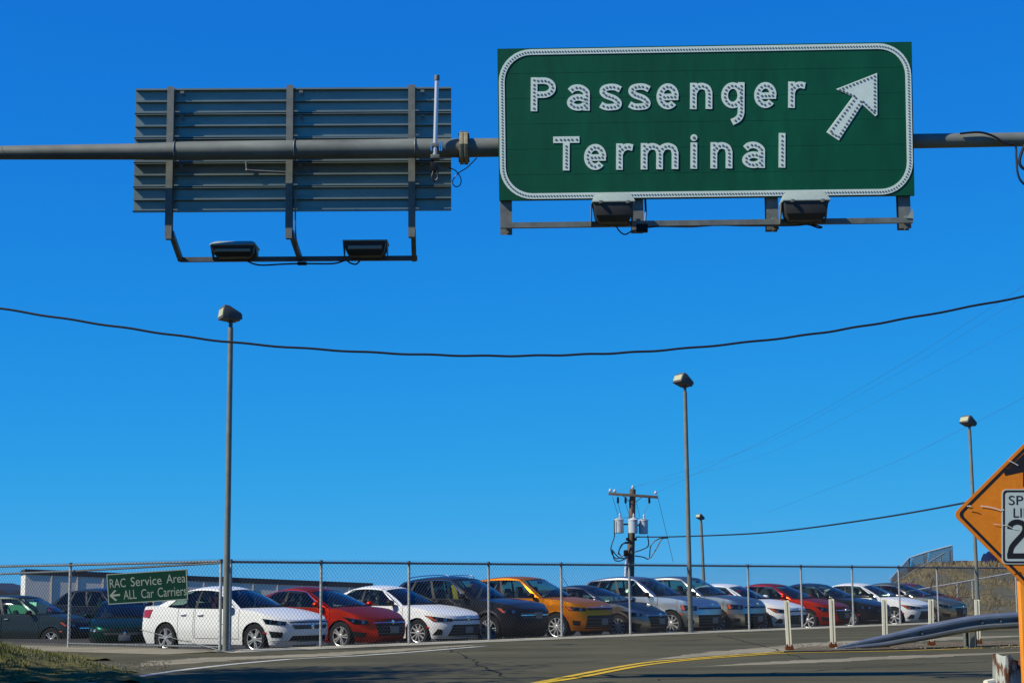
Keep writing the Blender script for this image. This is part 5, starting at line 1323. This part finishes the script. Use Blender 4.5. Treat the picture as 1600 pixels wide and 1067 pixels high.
# ------------------------------------------------------------------ white marker posts
MP = [(1233.5, 1017.5, 937.5, 1228.8, 'leftmost cream marker post, standing alone where the yellow lines meet'), (1302, 1013.5, 935.5, 1299, 'cream marker post at the buried end of the guardrail'), (1383.5, 1013, 936, 1381.5, 'cream marker post in front of the sloping part of the guardrail'), (1455.5, 1010.5, 936, 1454.5, 'cream marker post before the guardrail, fourth along the island'), (1528.5, 1007.5, 936.5, 1526.5, 'cream marker post at the right, under the orange sign')]
for xb, yb, yt, xt, lab in MP:
    b = G(xb, yb); b.z = .03; t = at(xt, yt, b.y); r0 = thing('marker_post', lab, 'marker post', b, 0, 'cream marker posts on the traffic island')
    w = .049; lean = Vector((t.x - b.x, 0, t.z - b.z)); z1 = Vector((0, 0, .10))
    # folded channel: two flat faces either side of a groove
    pf = [(-w, .02), (-w, -.02), (-.002, -.02), (.006, .018), (.022, .018), (.028, -.02), (w, -.02), (w, .02), (w - .01, .02), (w - .01, -.010), (.034, -.010), (.028, .028), (-.002, .028), (-.012, -.010), (-w + .01, -.010), (-w + .01, .02)]
    TMB().prism([b + lean * .09 + Vector((x, y, 0)) for x, y in pf], lean * .91).put('channel', pvc, r0, smooth=0)
    TMB().box(b + Vector((0, 0, .035)), (.15, .10, .07)).put('base', rust, r0, bevel=.008)
    for sx in (-.045, .045): TMB().lathe([(.016, 0), (.016, .1), (.006, .11)], b + Vector((sx, -.035, .0)), 'Z', 8).put('bolt', rust, r0)

# ------------------------------------------------------------------ orange diamond sign
YO = 15.2; so_ = YO / FPX
os_ = thing('warning_sign', 'orange diamond warning sign with a white speed limit plate and black arrow', 'sign', at(1608, 930, YO))
CX, CY, D = 1608.5, 803.5, 119.5
def dia(d, rr, y):
    pts = []
    for k, (ax, ay) in enumerate(((-1, 0), (0, -1), (1, 0), (0, 1))):
        a0 = math.atan2(ay, ax)
        c = (CX + ax * (d - rr * 1.414), CY + ay * (d - rr * 1.414))
        for j in range(7):
            a = a0 - math.pi / 4 + math.pi / 2 * j / 6; pts.append((c[0] + rr * math.cos(a), c[1] + rr * math.sin(a)))
    return [at(px - 0.008 * (py - CY) * 0, py, y) for px, py in pts]
TMB().prism(dia(D, 9, YO), (0, .006, 0)).put('panel', orange, os_, smooth=0)
mb = TMB(); o_, i_ = dia(D - 7.0, 8, YO - .0015), dia(D - 13.5, 6.5, YO - .0015); n = len(o_); mb.add(o_ + i_, [(k, (k + 1) % n, n + (k + 1) % n, n + k) for k in range(n)]); mb.put('border', sign_black, os_, smooth=0)
def rrect(x0, y0, x1, y1, rr, y):
    pts = []
    for cx, cy, a0 in ((x1 - rr, y0 + rr, -90), (x1 - rr, y1 - rr, 0), (x0 + rr, y1 - rr, 90), (x0 + rr, y0 + rr, 180)):
        for j in range(6):
            a = math.radians(a0 + 90 * j / 5); pts.append(at(cx + rr * math.cos(a), cy + rr * math.sin(a), y))
    return pts
px0, px1, py0, py1 = 1565.5, 1651, 764, 881
TMB().prism(rrect(px0, py0, px1, py1, 7, YO - .006), (0, .004, 0)).put('plate', sign_white, os_, smooth=0)
mb = TMB(); o_, i_ = rrect(px0 + 1.6, py0 + 1.6, px1 - 1.6, py1 - 1.6, 6, YO - .0072), rrect(px0 + 4.6, py0 + 4.6, px1 - 4.6, py1 - 4.6, 4.5, YO - .0072); n = len(o_); mb.add(o_ + i_, [(k, (k + 1) % n, n + (k + 1) % n, n + k) for k in range(n)]); mb.put('plate_border', sign_black, os_, smooth=0)
pm_ = lambda u, v: at(u, v, YO - .0078)
flat_text(os_, 'SPEED', pm_, 1576, 1641, 774, 788.5, sign_black); flat_text(os_, 'LIMIT', pm_, 1583.5, 1633, 793.5, 808, sign_black)
# number: a drawn 2 and 5
def stroke_px(pts, w, y, closed=False):
    mb = TMB(); global sp
    k = sp; sp = YO / FPX; ribbon(mb, pts, w, y, closed, .0006); sp = k; return mb
two = cm2([(1577.5, 826), (1579, 819.5), (1585, 815.6), (1592, 815.3), (1599, 818.5), (1601.3, 826), (1598, 834), (1590, 843), (1581, 854), (1577.8, 866)], 5)
stroke_px(two, 8, YO - .0078).put('numeral', sign_black, os_, smooth=0)
stroke_px([(1573.6, 868), (1605, 868)], 8, YO - .0084).put('numeral', sign_black, os_, smooth=0)
stroke_px([(1637, 815.5), (1618, 815.5), (1615.5, 836)], 8, YO - .0078).put('numeral', sign_black, os_, smooth=0)
stroke_px(cm2([(1615.5, 836), (1625, 833), (1634, 838), (1637.5, 850), (1632, 865), (1622, 867.5), (1612.5, 862)], 5), 8, YO - .0084).put('numeral', sign_black, os_, smooth=0)
mb = TMB(); mb.prism([at(x, y, YO - .0016) for x, y in ((1608.5, 700), (1568.5, 738), (1571, 743), (1598.5, 737), (1598.5, 760), (1618.5, 760), (1618.5, 737), (1646, 743), (1648.5, 738))], (0, .001, 0)); mb.put('arrow', sign_black, os_, smooth=0)
def scr(pts, w, k): 
    stroke_px(pts, w, YO - .0086 - .0003 * k).put('scratch', scratch_m, os_, smooth=0)
scr([(1532, 790), (1545, 791.5), (1555, 794), (1564, 797), (1569, 796)], 1.5, 0); scr([(1511, 790.5), (1517, 790)], 1.8, 1); scr([(1576, 719), (1584, 723), (1591, 727)], 1.2, 2); scr([(1567, 820), (1575, 821), (1584, 826), (1592, 827.5)], 1.0, 3); scr([(1552, 818), (1563, 819.5)], .8, 4)
for k in range(3):
    pp_ = [[(1569, 729.5), (1573, 731), (1578, 731)], [(1585, 897), (1590, 895), (1594, 893), (1597, 897)], [(1518, 799), (1527, 800.5), (1533, 803)]][k]
    stroke_px(pp_, 1.1, YO - .0022).put('scuff', rust, os_, smooth=0)
pb_ = at(1608.5, 900, YO + .1)
TMB().box((pb_.x, YO + .062, 1.15), (.215, .10, 2.3)).put('post', orange_post, os_, bevel=.008)
for py in (745, 860): TMB().lathe([(.014, 0), (.014, .008), (.004, .012)], at(1608.5, py, YO - .022), 'Y', 8).put('bolt', galv, os_)

# rusty guardrail end in the corner
re_ = thing('guardrail_end', 'rusty broken guardrail end standing beside the orange sign post', 'guardrail', G(1575, 1140))
pf2 = [(1551, 1021), (1556, 1020), (1567, 1024.5), (1571, 1024), (1576, 1022), (1578, 1022), (1584, 1030), (1591, 1031.5), (1600, 1024), (1612, 1023)]
dp = [.09, .085, .03, 0, .0, .02, .07, .085, .05, .03]
rows = []
for (x, y), d in zip(pf2, dp):
    a = at(x, y, 15.9 + d * 1.3); rows.append([a, Vector((a.x - .012, a.y, a.z - .28)), Vector((a.x - .03, a.y, .0))])
mb = TMB(); mb.grid(rows); mb.grid([[p + Vector((0.004, .02, -.003)) for p in r_] for r_ in rows]); mb.put('flared_plate', rusty_beam, re_, smooth=30)
mb = TMB(); mb.tube([at(1540, 1067, 15.7), at(1552, 1065, 15.75)], .03, 8); mb.put('anchor_stub', pvc, re_)

# ------------------------------------------------------------------ roadside trees outside the frame on the left: they throw the long shadows over the road
def tree(name, label, x, y, h, seed, spread=.42, z=0.0):
    r = random.Random(seed); root = thing(name, label, 'tree', (x, y, z), 0, 'roadside trees left of the road'); tk = MB(); br_ = MB(); tw = MB()
    def grow(p, d, L, rad, lv):
        n = 4; pts = [p]; q = Vector(p); dd = Vector(d)
        for _ in range(n):
            dd = (dd + Vector((r.gauss(0, .10), r.gauss(0, .10), r.gauss(0.03, .06)))).normalized(); q = q + dd * L / n; pts.append(q.copy())
        rr = [lerp(rad, rad * .55, k / n) for k in range(n + 1)]
        (tk if lv == 0 else br_ if lv < 3 else tw).tube(pts, rr, 8 if lv == 0 else 5 if lv < 3 else 3, caps=False)
        if lv >= 4: return
        for k in range(5 if lv < 2 else 4):
            i = r.randint(2, n) if lv else r.randint(2, n); a = r.uniform(0, 6.28); sd = Vector((math.cos(a), math.sin(a), r.uniform(.1, .8))).normalized()
            grow(pts[i], (dd * (1 - spread) + sd * spread * 1.6).normalized(), L * r.uniform(.5, .72), rr[i] * .55, lv + 1)
    grow(Vector((0, 0, -.1)), Vector((0, 0, 1)), h * .42, h * .022, 0)
    bark = mat('bark', (.09, .075, .06), .9, var=.3, scale=6)
    tk.build('trunk', bark, root); br_.build('limbs', bark, root); tag(tw.build('twigs', bark, root, smooth=0), kind='stuff')
    # leaves hang in clumps round the twig ends
    lv_ = MB(); ends = tw.v[::9]; r.shuffle(ends)
    for e in ends[:1300]:
        if r.random() < .25: continue
        for _ in range(7):
            p = Vector(e) + Vector((r.gauss(0, .28), r.gauss(0, .28), r.gauss(0, .2))); n_ = Vector((r.gauss(0, 1), r.gauss(0, 1), r.gauss(0, 1))).normalized(); a_ = n_.orthogonal().normalized() * r.uniform(.06, .13); b_ = n_.cross(a_) * .6
            lv_.add([p - a_, p - b_, p + a_, p + b_], [(0, 1, 2, 3)])
    tag(lv_.build('leaves', mat('leaf', (.06, .075, .02), .7, var=.4, scale=1.5), root, smooth=0), kind='stuff')
TREES = [(-10.4, 18.6, 12.5, 1), (-12.6, 19.4, 13, 2), (-15.5, 18.0, 14, 3), (-10.2, 16.6, 12, 4), (-18.5, 16.8, 16, 5), (-13.5, 16.0, 13.5, 6), (-11.3, 20.8, 9, 8), (-12.2, 22.9, 11, 9)]
for k, (x, y, h, s_) in enumerate(TREES):
    tree('roadside_tree', ['leafy roadside tree nearest the grass bank', 'second leafy tree behind the one by the bank', 'tall leafy tree third from the road', 'leafy tree close beside the road short of the bank', 'tallest leafy tree standing far back from the road', 'leafy tree in the middle of the roadside row', 'short leafy tree by the foot of the grass bank', 'leafy tree standing just short of the grass bank'][k], x, y, h, s_)

# unseen trees added behind the viewer to darken reflections and cut low sky fill
r_ = random.Random(11); mb = MB()
for k in range(150):
    cx_, cy_ = r_.uniform(-75, 75), r_.uniform(-34, -18); hh = r_.uniform(7, 13); rr_ = r_.uniform(2.2, 4)
    mb.tube([(cx_, cy_, -.1), (cx_, cy_, hh * .5)], [.25, .15], 6)
    for _ in range(90):
        a, z_ = r_.uniform(0, 6.28), r_.uniform(.12, 1) ** .8; q_ = rr_ * (1.05 - z_ * .75) * r_.uniform(.5, 1)
        p = Vector((cx_ + q_ * math.cos(a), cy_ + q_ * math.sin(a), z_ * hh)); n_ = Vector((r_.gauss(0, 1), r_.gauss(0, 1), r_.gauss(0, 1))).normalized(); u_ = n_.orthogonal().normalized() * r_.uniform(.4, .9); v_ = n_.cross(u_) * .7
        mb.add([p - u_, p - v_, p + u_, p + v_], [(0, 1, 2, 3)])
tag(mb.build('added_treeline', mat('leaf', (.06, .075, .02), .7), smooth=0), kind='stuff')
